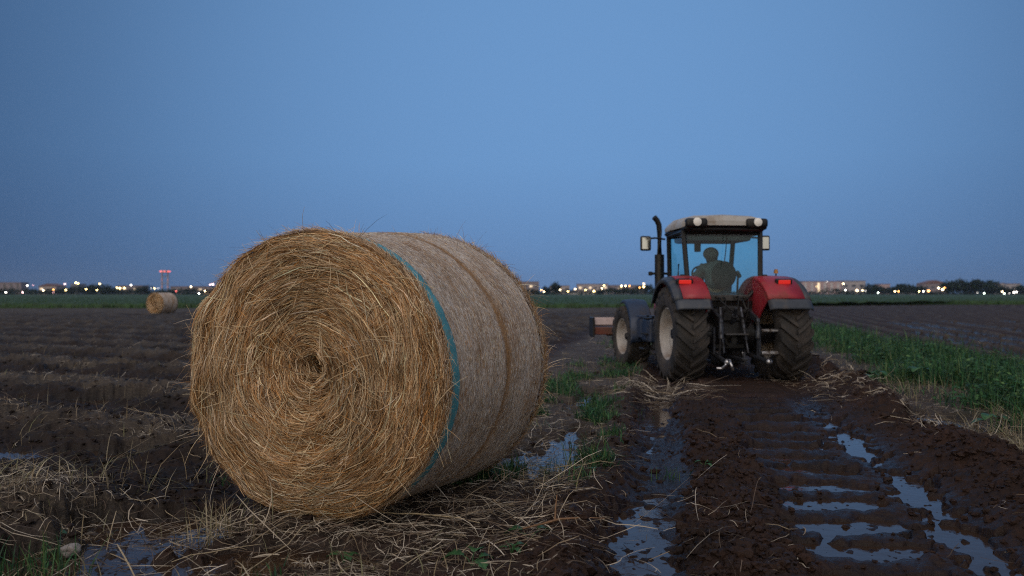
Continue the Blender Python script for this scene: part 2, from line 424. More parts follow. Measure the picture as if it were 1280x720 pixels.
def blades(X, Y, h, width, col, lean=.5, k=4, z0=None, droop=.5):
    n = len(X); a = rng.uniform(0, 2 * np.pi, n)
    z = np.maximum(terrain(X, Y), WL - .01) - .01 if z0 is None else z0
    t = np.linspace(0, 1, k)[None]; le = np.abs(rng.normal(size=n)) * lean
    out = (h * le)[:, None] * (t ** 1.6) * 1.0
    zz = z[:, None] + h[:, None] * (t - droop * (le[:, None].clip(0, 1.2)) * t ** 3 * .6)
    P = np.stack([X[:, None] + np.cos(a)[:, None] * out, Y[:, None] + np.sin(a)[:, None] * out, zz], -1)
    side = np.stack([-np.sin(a), np.cos(a), np.zeros(n)], -1)
    W = width[:, None] * np.array([.7, 1, .7, .08] if k == 4 else np.linspace(1, .1, k))[None]
    return ribbons(P, W, side, col)
def sample_region(n, x0, x1, y0, y1, prob):
    X = []; Y = []
    tot = 0
    while tot < n:
        m = n * 2
        s = rng.uniform(0, 1, m)
        y = 1 / (1 / y1 + (1 / y0 - 1 / y1) * s) if y0 > 0 else rng.uniform(y0, y1, m)   # more where it shows larger
        x = rng.uniform(-.78, .78, m) * y if x0 is None else rng.uniform(x0, x1, m)
        p = prob(x, y); ok = rng.uniform(0, 1, m) < p
        X.append(x[ok]); Y.append(y[ok]); tot += ok.sum()
        if ok.sum() == 0: break
    return np.concatenate(X)[:n], np.concatenate(Y)[:n]

def build_litter():
    # straw litter
    def pr(x, y):
        z, m = terrain(x, y, True); s = straw_and_row_shade(x, y, m)
        b = np.exp(-((x + .9) / 1.5) ** 2 - ((y - 4.75) / .55) ** 2)
        u_ = m['uw']
        return np.clip(s ** 1.3 * .85 + .008 + .22 * b, 0, 1) * (1 - .85 * m['rutL']) * (1 - .9 * m['imp']) * (1 - .85 * m['pm']) 
    parts = []
    X, Y = sample_region(17000, None, None, 3.0, 34, pr); n = len(X)
    pal = np.array([(.42, .36, .28), (.28, .22, .15), (.15, .11, .08), (.54, .48, .40), (.09, .065, .05), (.10, .075, .055)])
    ln = rng.gamma(2.2, .05, n) + .03
    parts.append(straws_on_ground(X, Y, ln, rng.uniform(.0016, .0040, n) * (1 + Y * .06), pick(pal, n), rise=.22))
    # dense matted straw round the bale foot and towards the tractor
    for (cx, cy, sx, sy, q, L) in ((-.75, 4.78, .7, .15, 320, .22), (-.1, 5.25, .35, .3, 300, .2), (.15, 5.9, .22, .5, 260, .16), (-1.75, 4.75, .35, .16, 180, .22), (2.05, 11.2, .28, .5, 500, .3), (.1, 7.6, .45, 1.2, 600, .16),
                                   (-.6, 4.2, .6, .2, 110, .2), (-2.6, 4.4, .6, .4, 140, .22), (4.7, 11.2, .35, 1.2, 500, .2), (4.6, 8.0, .25, .9, 420, .2)):
        X = cx + sx * rng.normal(size=q); Y = cy + sy * rng.normal(size=q)
        parts.append(straws_on_ground(X, Y, rng.gamma(3, L / 3, q) + .04, rng.uniform(.0025, .0055, q) * (1 + Y * .05), pick(pal * 1.15, q), lift=.03, rise=.25))
    V, F, c = join_r(parts)
    tag(np_mesh('straw_litter', V, F, M['straw'], smooth=False, attrs={'col': c}), 'loose dry straw stalks littering the mud around the bale and across the field', 'straw', kind='stuff')
    # standing dry stubble
    def pd(x, y):
        z, m = terrain(x, y, True); u_ = m['uw']
        return np.clip(sst(-2.6, -2.2, u_) * sst(-.5, -.8, u_) * .16 * sst(4.6, 6, y) + sst(2.8, 3.1, u_) * sst(6.3, 3.6, u_) * 1.0 + .05 * m['left'] + .1 * np.exp(-((x + 2) / .8) ** 2 - ((y - 4.5) / .4) ** 2), 0, 1) * (1 - m['pm']) * (fbm(x * 1.3, y * 1.3, 2, 77) > .05)
    X, Y = sample_region(5200, None, None, 3.2, 30, pd); n = len(X)
    X = X + .03 * rng.normal(size=n)
    V1 = blades(X, Y, rng.gamma(3, .045, n) + .03, rng.uniform(.003, .007, n), pick(np.array([(.36, .31, .21), (.26, .20, .12), (.16, .13, .08), (.22, .22, .11)]), n), lean=1.6)
    # stiff tuft in front of the bale's left side and one at the right frame edge
    for (cx, cy, s, q, hh) in ((-1.80, 4.85, .11, 90, .30), (-2.55, 4.75, .10, 26, .24), (-1.0, 4.2, .2, 30, .16), (4.75, 7.3, .16, 50, .36), (4.9, 8.3, .3, 60, .34), (-2.3, 3.95, .2, 40, .2), (-.35, 4.15, .35, 50, .14), (-3.0, 5.4, .25, 60, .25)):
        X = cx + s * rng.normal(size=q); Y = cy + s * rng.normal(size=q)
        v1 = blades(X, Y, hh * rng.uniform(.3, 1.1, q), rng.uniform(.004, .008, q), pick(np.array([(.40, .35, .25), (.30, .24, .15), (.20, .19, .11)]), q), lean=1.1)
        V1 = join_r([V1, v1])
    V, F, c = V1
    tag(np_mesh('dry_grass', V, F, M['straw'], smooth=False, attrs={'col': c}), 'withered pale grass standing in tufts along the muddy verges', 'dry grass', kind='stuff')
    # green grass
    G = np.array([(.028, .095, .040), (.042, .135, .048), (.018, .058, .028), (.085, .15, .05)])
    def pg(x, y):
        z, m = terrain(x, y, True); u_ = m['uw']; f = fbm(x * .8, y * .8, 3, 90)
        c2 = sst(-2.2, -1.7, u_) * sst(-.4, -.75, u_) * (f > .16) * .75
        ue = u_ + .7 * fbm(x * .9, y * .9, 3, 93); c3 = sst(3.2, 4.1, ue) * sst(6.6, 5.6, ue) * np.clip(.45 + 1.6 * f, .03, 1)
        c2 = c2 * sst(5.6, 6.6, y)
        return np.clip(c2 * .55 + c3, 0, 1) * (1 - .8 * m['pm'])
    X, Y = sample_region(42000, None, None, 3.5, 40, pg); n = len(X)
    parts = [blades(X, Y, rng.gamma(4, .035, n) * (.55 + .85 * (uv(X, Y)[0] > 3)) + .03, rng.uniform(.004, .011, n) * (1 + Y * .04), pick(G, n, var=.2), lean=.7)]
    for (cx, cy, s, q, hh) in ((-2.45, 4.1, .12, 90, .28), (.30, 6.2, .06, 40, .16), (.72, 7.6, .12, 60, .15), (.15, 8.6, .12, 50, .13), (1.1, 9.4, .2, 80, .14), (.5, 5.75, .06, 40, .2), (-2.62, 4.3, .1, 60, .2), (1.25, 6.3, .08, 30, .14), (-2.1, 6.0, .1, 40, .12), (-.35, 7.2, .12, 40, .12), (-1.3, 4.05, .12, 40, .1)):
        X = cx + s * rng.normal(size=q); Y = cy + s * rng.normal(size=q)
        parts.append(blades(X, Y, hh * rng.uniform(.3, 1.1, q), rng.uniform(.004, .009, q), pick(G, q), lean=.6))
    V, F, c = join_r(parts)
    tag(np_mesh('green_grass', V, F, M['leaf'], smooth=False, attrs={'col': c}), 'short green grass and weeds growing on the verges beside the wheel tracks', 'grass', kind='stuff')
    # broad-leaved weeds of the right verge: small folded leaves on short stems
    def pw(x, y):
        z, m = terrain(x, y, True); u_ = m['uw']; f = fbm(x * .7, y * .7, 3, 95)
        ue = u_ + .7 * fbm(x * .9, y * .9, 3, 93); return np.clip(sst(3.5, 4.4, ue) * sst(6.6, 5.6, ue) * sst(-.12, .25, f), 0, 1)
    X, Y = sample_region(1400, None, None, 6, 38, pw); n0 = len(X); per = 14
    X = np.repeat(X, per) + .10 * rng.normal(size=n0 * per); Y = np.repeat(Y, per) + .10 * rng.normal(size=n0 * per); n = len(X)
    ht = np.repeat(rng.uniform(.06, .30, n0), per) * rng.uniform(.35, 1.05, n)
    V, F, c = leaves(X, Y, np.maximum(terrain(X, Y), WL) + ht, rng.uniform(.03, .085, n), pick(np.array([(.035, .11, .045), (.055, .15, .05), (.028, .075, .035), (.09, .17, .055)]), n, var=.2))
    tag(np_mesh('broadleaf_weeds', V, F, M['leaf'], smooth=False, attrs={'col': c}), 'low broad leaved green weeds covering the verge right of the tractor tracks', 'weeds', kind='stuff')

def leaves(X, Y, Z, size, col, tilt=.6):
    n = len(X); a = rng.uniform(0, 2 * np.pi, n); el = rng.normal(size=n) * tilt * .6
    d = np.stack([np.cos(a) * np.cos(el), np.sin(a) * np.cos(el), np.sin(el)], -1)
    s = np.stack([-np.sin(a), np.cos(a), rng.normal(size=n) * .4], -1); s /= np.linalg.norm(s, axis=1)[:, None]
    t = np.array([0, .3, .7, 1.])[None, :, None]; nrm = np.cross(d, s)
    P = np.stack([X, Y, Z], -1)[:, None] + d[:, None] * size[:, None, None] * t - nrm[:, None] * (t ** 2) * .2 * size[:, None, None]
    W = size[:, None] * np.array([.12, .62, .5, .05])[None]
    return ribbons(P, W, s, col)

def build_clods():
    bm = bmesh.new(); bmesh.ops.create_icosphere(bm, subdivisions=2, radius=1)
    bv = np.array([v.co[:] for v in bm.verts]); bf = np.array([[v.index for v in f.verts] for f in bm.faces]); bm.free()
    protos = []
    for i in range(8):
        q = bv * (1 + .6 * pnoise(bv[:, 0] * 1.5 + i * 7, bv[:, 1] * 1.5 + bv[:, 2] * 1.3, 50)[:, None] + .55 * pnoise(bv[:, 2] * 3 + i, bv[:, 0] * 3 + bv[:, 1] * 2, 52)[:, None])
        protos.append(q * np.array([1, rng.uniform(.6, 1), rng.uniform(.45, .8)]))
    def pc(x, y):
        z, m = terrain(x, y, True)
        return np.clip(.9 * m['berm'] + .6 * m['churn'] + .35 * gau(m['uw'], -.5, .22) + .12 * m['left'] + .08 * m['right'] + .05, 0, 1) * (1 - .9 * m['pm']) * (1 - .7 * m['rutL']) * (1 - .7 * m['imp'])
    X, Y = sample_region(12000, None, None, 3.2, 24, pc); n = len(X)
    s = np.clip(rng.gamma(1.3, .0085, n) + .005, 0, .055)
    Z = terrain(X, Y) + s * .15
    V = np.empty((n, len(bv), 3), np.float32)
    a = rng.uniform(0, 2 * np.pi, n); pi = rng.integers(0, 8, n)
    PR = np.array(protos)[pi]
    ca, sa = np.cos(a)[:, None], np.sin(a)[:, None]
    V[..., 0] = (PR[..., 0] * ca - PR[..., 1] * sa) * s[:, None] + X[:, None]
    V[..., 1] = (PR[..., 0] * sa + PR[..., 1] * ca) * s[:, None] + Y[:, None]
    V[..., 2] = PR[..., 2] * s[:, None] + Z[:, None]
    F = (bf[None] + (np.arange(n) * len(bv))[:, None, None]).reshape(-1, 3)
    z, m = terrain(X, Y, True)
    wet = np.repeat(rng.uniform(0, .5, n), len(bv)); zn = np.zeros((n * len(bv), 3), np.float32); zn[:, 2] = np.repeat(m['left'], len(bv))
    tag(np_mesh('soil_clods', V.reshape(-1, 3), F, M['soil'], smooth=False, attrs={'zone': zn, 'wet': wet}), 'crumbled dark clods of wet soil thrown up along the tracks', 'soil clods', kind='stuff')

# ------------------------------------------------------------------ hay bale
def build_bale(loc, yaw, q=1.0, Rx=.97, Rz=.904, L=1.43, g=1.075, zc=.92, scale=1.0, label='', sink=0):
    root = empty('hay_bale', loc, -yaw); root.scale = (scale,) * 3
    tag(root, label, 'hay bale', 'round bales lying in the field')
    def rad(th, y):                       # drum radius factor
        f = 1 + (g - 1) * sst(0, 1, y / L) + .010 * pnoise(np.cos(th) * 1.6 + y * .8, np.sin(th) * 1.6 - y * .5, 3) + .005 * pnoise(th * 6, y * 5, 4)
        return f
    def drum(th, y, off=0.):
        f = rad(th, y)
        zz = zc + (Rz * f + off) * np.sin(th)
        return np.stack([(Rx * f + off) * np.cos(th), y, np.maximum(zz, -.03 + 0 * zz)], -1)
    # face relief: spiral folds and a sunken eye
    ex, ez = .03, .06
    def face_y(x, z):
        r = np.hypot(x / Rx, z / Rz)
        rx, rz_ = x - ex, z - ez; re = np.hypot(rx, rz_); th = np.arctan2(rz_, rx)
        y = -.07 * np.sqrt(np.clip(1 - r ** 2.5, 0, 1)) + .04 * 0
        y = y + .40 * np.exp(-(re / .055) ** 2) + .06 * np.exp(-(re / .25) ** 2)
        y = y - .010 * np.sin(th + re * 26 + 1.3 * pnoise(x * 3, z * 3, 5)) * sst(.06, .3, re)
        y = y + .036 * fbm(x * 4.0, z * 4.0, 4, 6)
        return y
    # ---- core (packed straw under everything, coloured dark as shade between strands)
    nt_, nr_ = int(160 * max(q, .3)), int(60 * max(q, .3))
    th = np.linspace(0, 2 * np.pi, nt_, endpoint=False); rr = np.linspace(.0, 1, nr_) ** .8
    T, Rr = np.meshgrid(th, rr)
    X = Rr * Rx * np.cos(T) * .992; Z = Rr * Rz * np.sin(T) * .992
    Yf = face_y(X, Z) + .02
    Vf = np.stack([X, Yf, Z + zc], -1)
    ys = np.linspace(.03, L, 26)
    T2, Y2 = np.meshgrid(th, ys); Vd = drum(T2, Y2, -.012)
    rb = np.linspace(1, 0, 12)[1:]
    T3, R3 = np.meshgrid(th, rb); fb = drum(T3, L + 0 * T3, -.012); cx = np.array([0, L, zc])
    Vb = cx + (fb - cx) * R3[..., None]; Vb[..., 1] = L + .05 * np.sqrt(1 - R3 ** 2)
    V = np.concatenate([Vf, Vd, Vb]); k = V.shape[0]
    i = np.arange(k - 1)[:, None] * nt_; j = np.arange(nt_)[None]; j2 = (j + 1) % nt_
    F = np.stack([i + j, i + j2, i + nt_ + j2, i + nt_ + j], -1).reshape(-1, 4)
    V[..., 2] = np.maximum(V[..., 2], -.03)
    np_mesh('straw_core', V.reshape(-1, 3), F, M['straw_core'], root)
    # ---- face strands following the winding
    n = int(27000 * q)
    K = 7
    r0 = np.sqrt(rng.uniform(.0028, 1, n)) * 1.0
    t0 = rng.uniform(0, 2 * np.pi, n)
    # clump-wise direction drift
    cxn = r0 * np.cos(t0) * Rx; czn = r0 * np.sin(t0) * Rz
    drift = .10 + .34 * pnoise(cxn * 2.6, czn * 2.6, 15) + .11 * rng.normal(size=n)
    wild = rng.uniform(0, 1, n) < .045
    drift[wild] = rng.normal(size=wild.sum()) * 1.2
    ln = rng.uniform(.10, .50, n) * (1 + .5 * (r0 > .5)) * (.45 + .6 * np.clip(r0 * 1.8, 0, 1)); ln[wild] *= .7
    t = np.linspace(0, 1, K)
    P = np.zeros((n, K, 3)); x = cxn.copy(); z = czn.copy(); bend = rng.normal(size=n) * .6
    dirs = np.zeros((n, K, 3)); lift = np.abs(rng.normal(size=n)) * .012 - .006
    for s_ in range(K):
        P[:, s_, 0] = x; P[:, s_, 2] = z
        rx, rz_ = x - ex, z - ez; re = np.hypot(rx, rz_) + 1e-4
        tx, tz = -rz_ / re, rx / re
        dr = drift + bend * (t[s_] - .5) + .10 * rng.normal(size=n)
        dx = tx * np.cos(dr) - (rx / re) * np.sin(dr); dz = tz * np.cos(dr) - (rz_ / re) * np.sin(dr)
        dirs[:, s_, 0] = dx; dirs[:, s_, 2] = dz
        x = x + dx * ln / K; z = z + dz * ln / K
        rr_ = np.hypot(x / Rx, z / Rz); over = rr_ > 1.0
        sc = np.where(over, 1.0 / np.maximum(rr_, 1e-3), 1); x = x * sc; z = z * sc
    wav = rng.normal(size=(n, 1)) * np.sin(t[None] * rng.uniform(2, 7, (n, 1)) + rng.uniform(0, 6, (n, 1))) * .006
    P[..., 1] = face_y(P[..., 0], P[..., 2]) - lift[:, None] + wav - (wild * .012)[:, None]
    P[..., 1] -= (t[None] ** 2 * np.abs(rng.normal(size=(n, 1))) * .018)
    P[..., 2] += zc
    P[..., 2] = np.maximum(P[..., 2], .0)
    up = np.array([0, -1., 0]) + rng.normal(size=(n, 3)) * .55
    side = np.cross(dirs, up[:, None])
    W = (rng.gamma(2.2, .00085, n) + .0010)[:, None] * np.ones((1, K)); W[:, 0] *= .5; W[:, -1] *= .25
    if q < .5: W *= 3
    cl = fbm(cxn * 2.2, czn * 2.2, 3, 25)
    p1 = pick(STRAW, n, [.17, .2, .2, .18, .1, .08, .07]); 
    warm = np.clip(.5 + 1.3 * cl, 0, 1)[:, None]
    col = p1 * (1 - warm * np.array([.05, .11, .19])) * np.clip(.38 + .9 * rng.beta(2.2, 2.0, size=(n, 1)), 0, 1.3) * (1 + .42 * fbm(cxn * 1.9, czn * 1.9, 3, 26)).clip(.45, 1.5)[:, None]
    parts = [ribbons(P, W, side, col)]
    # long pale stray stalks across the face
    m_ = int(150 * q) + 8
    a0 = rng.uniform(0, 2 * np.pi, m_); rr0 = np.sqrt(rng.uniform(0, .9, m_))
    x0 = rr0 * np.cos(a0) * Rx; z0 = rr0 * np.sin(a0) * Rz; an = rng.uniform(0, 2 * np.pi, m_); le = rng.uniform(.1, .38, m_)
    x0[0], z0[0], an[0], le[0] = .10, -.16, D2R(-112), .42
    x0[1], z0[1], an[1], le[1] = -.28, .58, D2R(-62), .42
    x0[2], z0[2], an[2], le[2] = .12, .02, D2R(88), .34
    x0[3], z0[3], an[3], le[3] = -.42, .02, D2R(38), .26
    tt = np.linspace(0, 1, 6)[None]; cu = rng.normal(size=m_) * .4; cu[:4] *= .3
    ang = an[:, None] + cu[:, None] * tt
    px = x0[:, None] + np.cumsum(np.cos(ang), 1) * le[:, None] / 6; pz = z0[:, None] + np.cumsum(np.sin(ang), 1) * le[:, None] / 6
    py = face_y(px, pz); py = py.min(1, keepdims=True) * .6 + py * .4 - .025 - .03 * rng.uniform(size=(m_, 1)) * tt
    Pw = np.stack([px, py, pz + zc], -1)
    dd = np.stack([-np.sin(ang), 0 * ang, np.cos(ang)], -1)
    parts.append(ribbons(Pw, np.full((m_, 6), .0045) * np.linspace(1.2, .4, 6), dd, pick(np.array([(.62, .5, .34), (.55, .42, .26)]), m_)))
    # fringe over the front rim
    m_ = int(2600 * q); th0 = rng.uniform(0, 2 * np.pi, m_); le = rng.uniform(.05, .22, m_)
    tt = np.linspace(0, 1, 5)[None]
    tha = th0[:, None] + (le / Rx)[:, None] * tt * np.where(rng.uniform(size=(m_, 1)) < .85, 1, -1)
    yy = rng.uniform(-.02, .06, m_)[:, None] + .05 * rng.normal(size=(m_, 1)) * tt
    off = .004 + np.abs(rng.normal(size=(m_, 1))) * .022 * tt ** 1.5 + .004 * rng.normal(size=(m_, 5))
    Pf = drum(tha, np.clip(yy, -.03, .046), off)
    tg = np.stack([-np.sin(tha), 0 * tha, np.cos(tha)], -1)
    sd = np.cross(tg, np.array([0, -.6, 0]) + np.stack([np.cos(tha), 0 * tha, np.sin(tha)], -1))
    parts.append(ribbons(Pf, np.full((m_, 5), .003) * np.array([.8, 1, 1, .8, .3]) * (1 if q > .5 else 3), sd, pick(STRAW * .9, m_)))
    # stray hairs at front rim
    def hairs(cnt, ylo, yhi, ybend):
        th0 = rng.uniform(-.15 * np.pi, 1.25 * np.pi, cnt); le = rng.gamma(2, .03, cnt) + .015
        tt = np.linspace(0, 1, 4)[None]
        base = drum(th0[:, None] + 0 * tt, rng.uniform(ylo, yhi, cnt)[:, None] + 0 * tt, -.005)
        d = np.stack([np.cos(th0), rng.normal(size=cnt) * .4 + ybend, np.sin(th0)], -1) * .8 + .9 * np.stack([-np.sin(th0), 0 * th0, np.cos(th0)], -1) * rng.uniform(-.8, 1.6, (cnt, 1)) + .2 * rng.normal(size=(cnt, 3))
        d /= np.linalg.norm(d, axis=1)[:, None]
        P_ = base + d[:, None] * (le[:, None] * tt)[..., None] - np.array([0, 0, 1.]) * (tt ** 2 * le[:, None] * .25)[..., None]
        s_ = np.cross(d, rng.normal(size=(cnt, 3)))
        return ribbons(P_, np.full((cnt, 4), .0026) * np.array([1, .9, .7, .3]), s_, pick(STRAW, cnt))
    if q > .5: parts.append(hairs(650, -.02, .04, -.6))
    V, F, c = join_r(parts)
    np_mesh('straw_face', V, F, M['straw'], root, smooth=False, attrs={'col': c})
    # ---- net wrap sheet with slight creases
    th = np.linspace(-.5 * np.pi, 1.5 * np.pi, int(420 * max(q, .3)), endpoint=False); ys = np.linspace(.035, L - .035, int(120 * max(q, .3)))
    T, Yy = np.meshgrid(th, ys)
    stripe_y = .80 + .02 * np.sin(T * 2) + .012 * pnoise(T * 6, T * 0, 44)
    cre = .004 * pnoise(T * 2, Yy * 26, 31) + .002 * pnoise(T * 9, Yy * 40, 32) - .005 * gau(Yy, stripe_y, .035) - .003 * gau(Yy, .45 + 0 * T, .02)
    ed = -.012 * sst(.05, 0, Yy - ys[0]) - .02 * sst(.06, 0, ys[-1] - Yy)
    Vn = drum(T, Yy, .004 + cre + ed)
    k, nt2 = T.shape
    i = np.arange(k - 1)[:, None] * nt2; j = np.arange(nt2)[None]; j2 = (j + 1) % nt2
    F = np.stack([i + j, i + j2, i + nt2 + j2, i + nt2 + j], -1).reshape(-1, 4)
    uvv = np.stack([T.ravel() / (2 * np.pi), Yy.ravel() / L, np.clip(gau(Yy, stripe_y, .030 + .018 * pnoise(T * 5, Yy * 3, 45)) + .7 * gau(Yy, .48 + .03 * np.sin(T), .05) * sst(-.05, .4, pnoise(T * 4, Yy * 9, 46)) + .55 * sst(.1, .6, fbm(T * 1.2, Yy * 3, 3, 47)), 0, 1).ravel()], 1)
    np_mesh('net_wrap', Vn.reshape(-1, 3), F, M['net'], root, attrs={'netuv': uvv})
    if q > .5:
        # threads of the net and straw ends poking through
        n = 46000; K = 4
        th0 = rng.uniform(-.30 * np.pi, .85 * np.pi, n); y0 = rng.uniform(.12, L - .03, n); ln = rng.uniform(.012, .05, n)
        on = gau(y0, .80, .035) > rng.uniform(size=n); tt = np.linspace(0, 1, K)[None]
        tha = th0[:, None] + (ln / Rx)[:, None] * tt
        yy = y0[:, None] + rng.normal(size=(n, 1)) * .0015 * tt + on[:, None] * rng.normal(size=(n, 1)) * .03 * tt
        Pn = drum(tha, yy, .0055 + .003 * rng.uniform(size=(n, 1)) - .006 * gau(yy, .8, .035) + on[:, None] * .012 * tt + .0015 * np.sin(tt * np.pi))
        Pn[..., 2] = np.maximum(Pn[..., 2], -.02)
        net = rng.uniform(size=n) < .62
        colr = np.where(net[:, None], pick(np.array([(.70, .67, .64), (.52, .46, .40), (.85, .83, .82)]), n), pick(STRAW * 1.05, n))
        colr = np.where(on[:, None], pick(np.array([(.46, .28, .13), (.36, .21, .095), (.56, .37, .19)]), n), colr)
        s_ = np.array([[0, 1., 0]]) + .3 * rng.normal(size=(n, 3))
        W = rng.uniform(.0010, .0020, n)[:, None] * np.array([.6, 1, 1, .5])
        V, F, c = ribbons(Pn, W, s_, colr)
        np_mesh('net_threads', V, F, M['straw'], root, smooth=False, attrs={'col': c})
        # rear rim of exposed straw
        m_ = 5200; th0 = rng.uniform(-.35 * np.pi, 1.0 * np.pi, m_); le = rng.uniform(.03, .15, m_); tt = np.linspace(0, 1, 4)[None]
        tha = th0[:, None] + (le / Rx)[:, None] * tt
        Pf = drum(tha, (L - .035 + np.abs(rng.normal(size=m_)) * .03)[:, None] + rng.normal(size=(m_, 1)) * .03 * tt, -.008 + np.abs(rng.normal(size=(m_, 1))) * .022 * tt)
        parts = [ribbons(Pf, np.full((m_, 4), .003) * np.array([.8, 1, .8, .3]), np.array([[0, 1., 0]]) + .5 * rng.normal(size=(m_, 3)), pick(STRAW[:5] * .8, m_)), hairs(900, L - .05, L + .02, .5), hairs(120, .15, L, 0)]
        V, F, c = join_r(parts)
        np_mesh('straw_fringe', V, F, M['straw'], root, smooth=False, attrs={'col': c})
        # blue edge band
        ys = np.array([.050, .062, .105, .150, .162]); T, Yy = np.meshgrid(th, ys)
        Yb = Yy + .006 * pnoise(T * 3, T * 0, 41) + .012 * sst(.2 * np.pi, -.1 * np.pi, T)
        Vn = drum(T, Yb, .0085 + .002 * pnoise(T * 14, Yy * 30, 42) + np.array([-.004, .0, .0015, .0, -.004])[:, None])
        k, nt2 = T.shape
        i = np.arange(k - 1)[:, None] * nt2; j = np.arange(nt2)[None]; j2 = (j + 1) % nt2
        F = np.stack([i + j, i + j2, i + nt2 + j2, i + nt2 + j], -1).reshape(-1, 4)
        np_mesh('blue_band', Vn.reshape(-1, 3), F, M['band'], root)
    return root

def net_material():
    m, nt, b = mat_new('net_wrap'); L = nt.links.new
    a = N(nt, 'ShaderNodeAttribute', attribute_name='netuv')
    sep = N(nt, 'ShaderNodeSeparateXYZ'); L(a.outputs['Vector'], sep.inputs[0])
    mp = N(nt, 'ShaderNodeMapping'); mp.inputs['Scale'].default_value = (150, 290, 0); L(a.outputs['Vector'], mp.inputs[0])
    n1 = N(nt, 'ShaderNodeTexNoise', Scale=1.0, Detail=3, Roughness=.6); L(mp.outputs[0], n1.inputs[0])
    mp2 = N(nt, 'ShaderNodeMapping'); mp2.inputs['Scale'].default_value = (9, 5, 0); L(a.outputs['Vector'], mp2.inputs[0])
    n2 = N(nt, 'ShaderNodeTexNoise', Scale=1.0, Detail=5, Roughness=.6); L(mp2.outputs[0], n2.inputs[0])
    ad = N(nt, 'ShaderNodeMath', operation='MULTIPLY_ADD'); L(n2.outputs[0], ad.inputs[0]); ad.inputs[1].default_value = .45; L(n1.outputs[0], ad.inputs[2])
    r = N(nt, 'ShaderNodeValToRGB'); e = r.color_ramp.elements
    e[0].position = .54; e[0].color = (.20, .125, .07, 1); e[1].position = .86; e[1].color = (.80, .74, .68, 1)
    k = r.color_ramp.elements.new(.70); k.color = (.46, .35, .25, 1)
    L(ad.outputs[0], r.inputs[0])
    mx = N(nt, 'ShaderNodeMix', data_type='RGBA'); L(sep.outputs[2], mx.inputs[0]); L(r.outputs[0], mx.inputs[6]); mx.inputs[7].default_value = (.34, .20, .095, 1)
    L(mx.outputs[2], b.inputs['Base Color']); b.inputs['Roughness'].default_value = .6
    bp = N(nt, 'ShaderNodeBump', Strength=.8, Distance=.006); L(n1.outputs[0], bp.inputs['Height']); L(bp.outputs[0], b.inputs['Normal'])
    return m
#@@PART2
# ------------------------------------------------------------------ tractor
def tyre_mesh(R, w, rim, nl, side_x):
    """tread profile lathed plus chevron lugs; axle along x"""
    prof = []
    hw = w / 2
    for (a, b) in ((-.42, 0), (-.50, .14), (-.53, .38), (-.52, .62), (-.485, .76), (-.44, .82), (-.3, .855), (0, .87), (.3, .855), (.44, .82), (.485, .76), (.52, .62), (.53, .38), (.50, .14), (.42, 0), (.3, -.03), (-.3, -.03)):
        prof.append((a * w, rim + (R - rim) * b))
    mb = MB(); mb.lathe(prof, n=72)
    # lugs
    def surf(a, s):       # a angle, s lateral -1..1 -> base radius
        return rim + (R - rim) * (.94 - .05 * abs(s) ** 3)
    step = 2 * math.pi / nl
    for i in range(nl):
        for sd in (-1, 1):
            a0 = i * step + (step / 2 if sd > 0 else 0)
            secs = []
            for t in np.linspace(0, 1, 7):
                lat = sd * (-.03 + 1.06 * t) * hw
                aa = a0 + (.56 * step * 1.9) * t ** 1.15 * 1.0
                thick = step * (.17 + .07 * t)
                rb = rim + (R - rim) * (.80 - .10 * t ** 3); rt = R * (1 - .012 * t ** 3)
                if t > .97: rt = R * .965
                secs.append([(lat, aa - thick, rb), (lat, aa - thick * .72, rt), (lat, aa + thick * .72, rt), (lat, aa + thick, rb)])
            lat = sd * 1.07 * hw; aa = a0 + .56 * step * 1.9 * 1.08; th = step * .19
            secs.append([(lat, aa - th, R * .84), (lat, aa - th * .7, R * .90), (lat, aa + th * .7, R * .90), (lat, aa + th, R * .84)])
            rows = [[mb.bm.verts.new((l, -r * math.sin(a), -r * math.cos(a))) for (l, a, r) in s] for s in secs]
            for A, B in zip(rows[:-1], rows[1:]):
                for q in range(3): mb.bm.faces.new((A[q], A[q + 1], B[q + 1], B[q]))
            mb.bm.faces.new(rows[0]); mb.bm.faces.new(rows[-1][::-1])
    return mb
def wheel(name, parent, c, R, w, rim, nl, spin):
    e = empty(name, c, 0, parent); e.rotation_euler = (spin, 0, D2R(6) if R < .7 else 0)
    tyre_mesh(R, w, rim, nl, 0).build('tyre', M['tyre'], e, smooth=True, angle=28)
    hw = w / 2
    for sd in (-1,):
        mb = MB()
        pr = [(-hw * .86, rim * 1.03), (-hw * .90, rim * 1.0), (-hw * .82, rim * .95), (-hw * .45, rim * .90), (-hw * .32, rim * .86), (-hw * .30, rim * .74), (-hw * .12, rim * .62), (-hw * .10, rim * .30), (-hw * .22, rim * .26), (-hw * .22, .01),
              (-hw * .12, .01), (0, rim * .3), (0, rim * .6), (hw * .3, rim * .8), (hw * .82, rim * .93), (hw * .90, rim * 1.0), (hw * .86, rim * 1.03)]
        mb.lathe(pr, n=56, closed=False)
        mb.build('rim', M['rim'], e, smooth=True)
    hb = MB(); hb.lathe([(-hw * .55, .01), (-hw * .55, rim * .17), (-hw * .42, rim * .22), (-hw * .12, rim * .24), (-hw * .12, .01)], n=20)
    for k in range(8):
        a = k * math.pi / 4
        hb.cyl((-hw * .12, rim * .42 * math.cos(a), rim * .42 * math.sin(a)), (-hw * .24, rim * .42 * math.cos(a), rim * .42 * math.sin(a)), .018, n=6)
    hb.build('hub', M['black'], e, smooth=True)
    return e

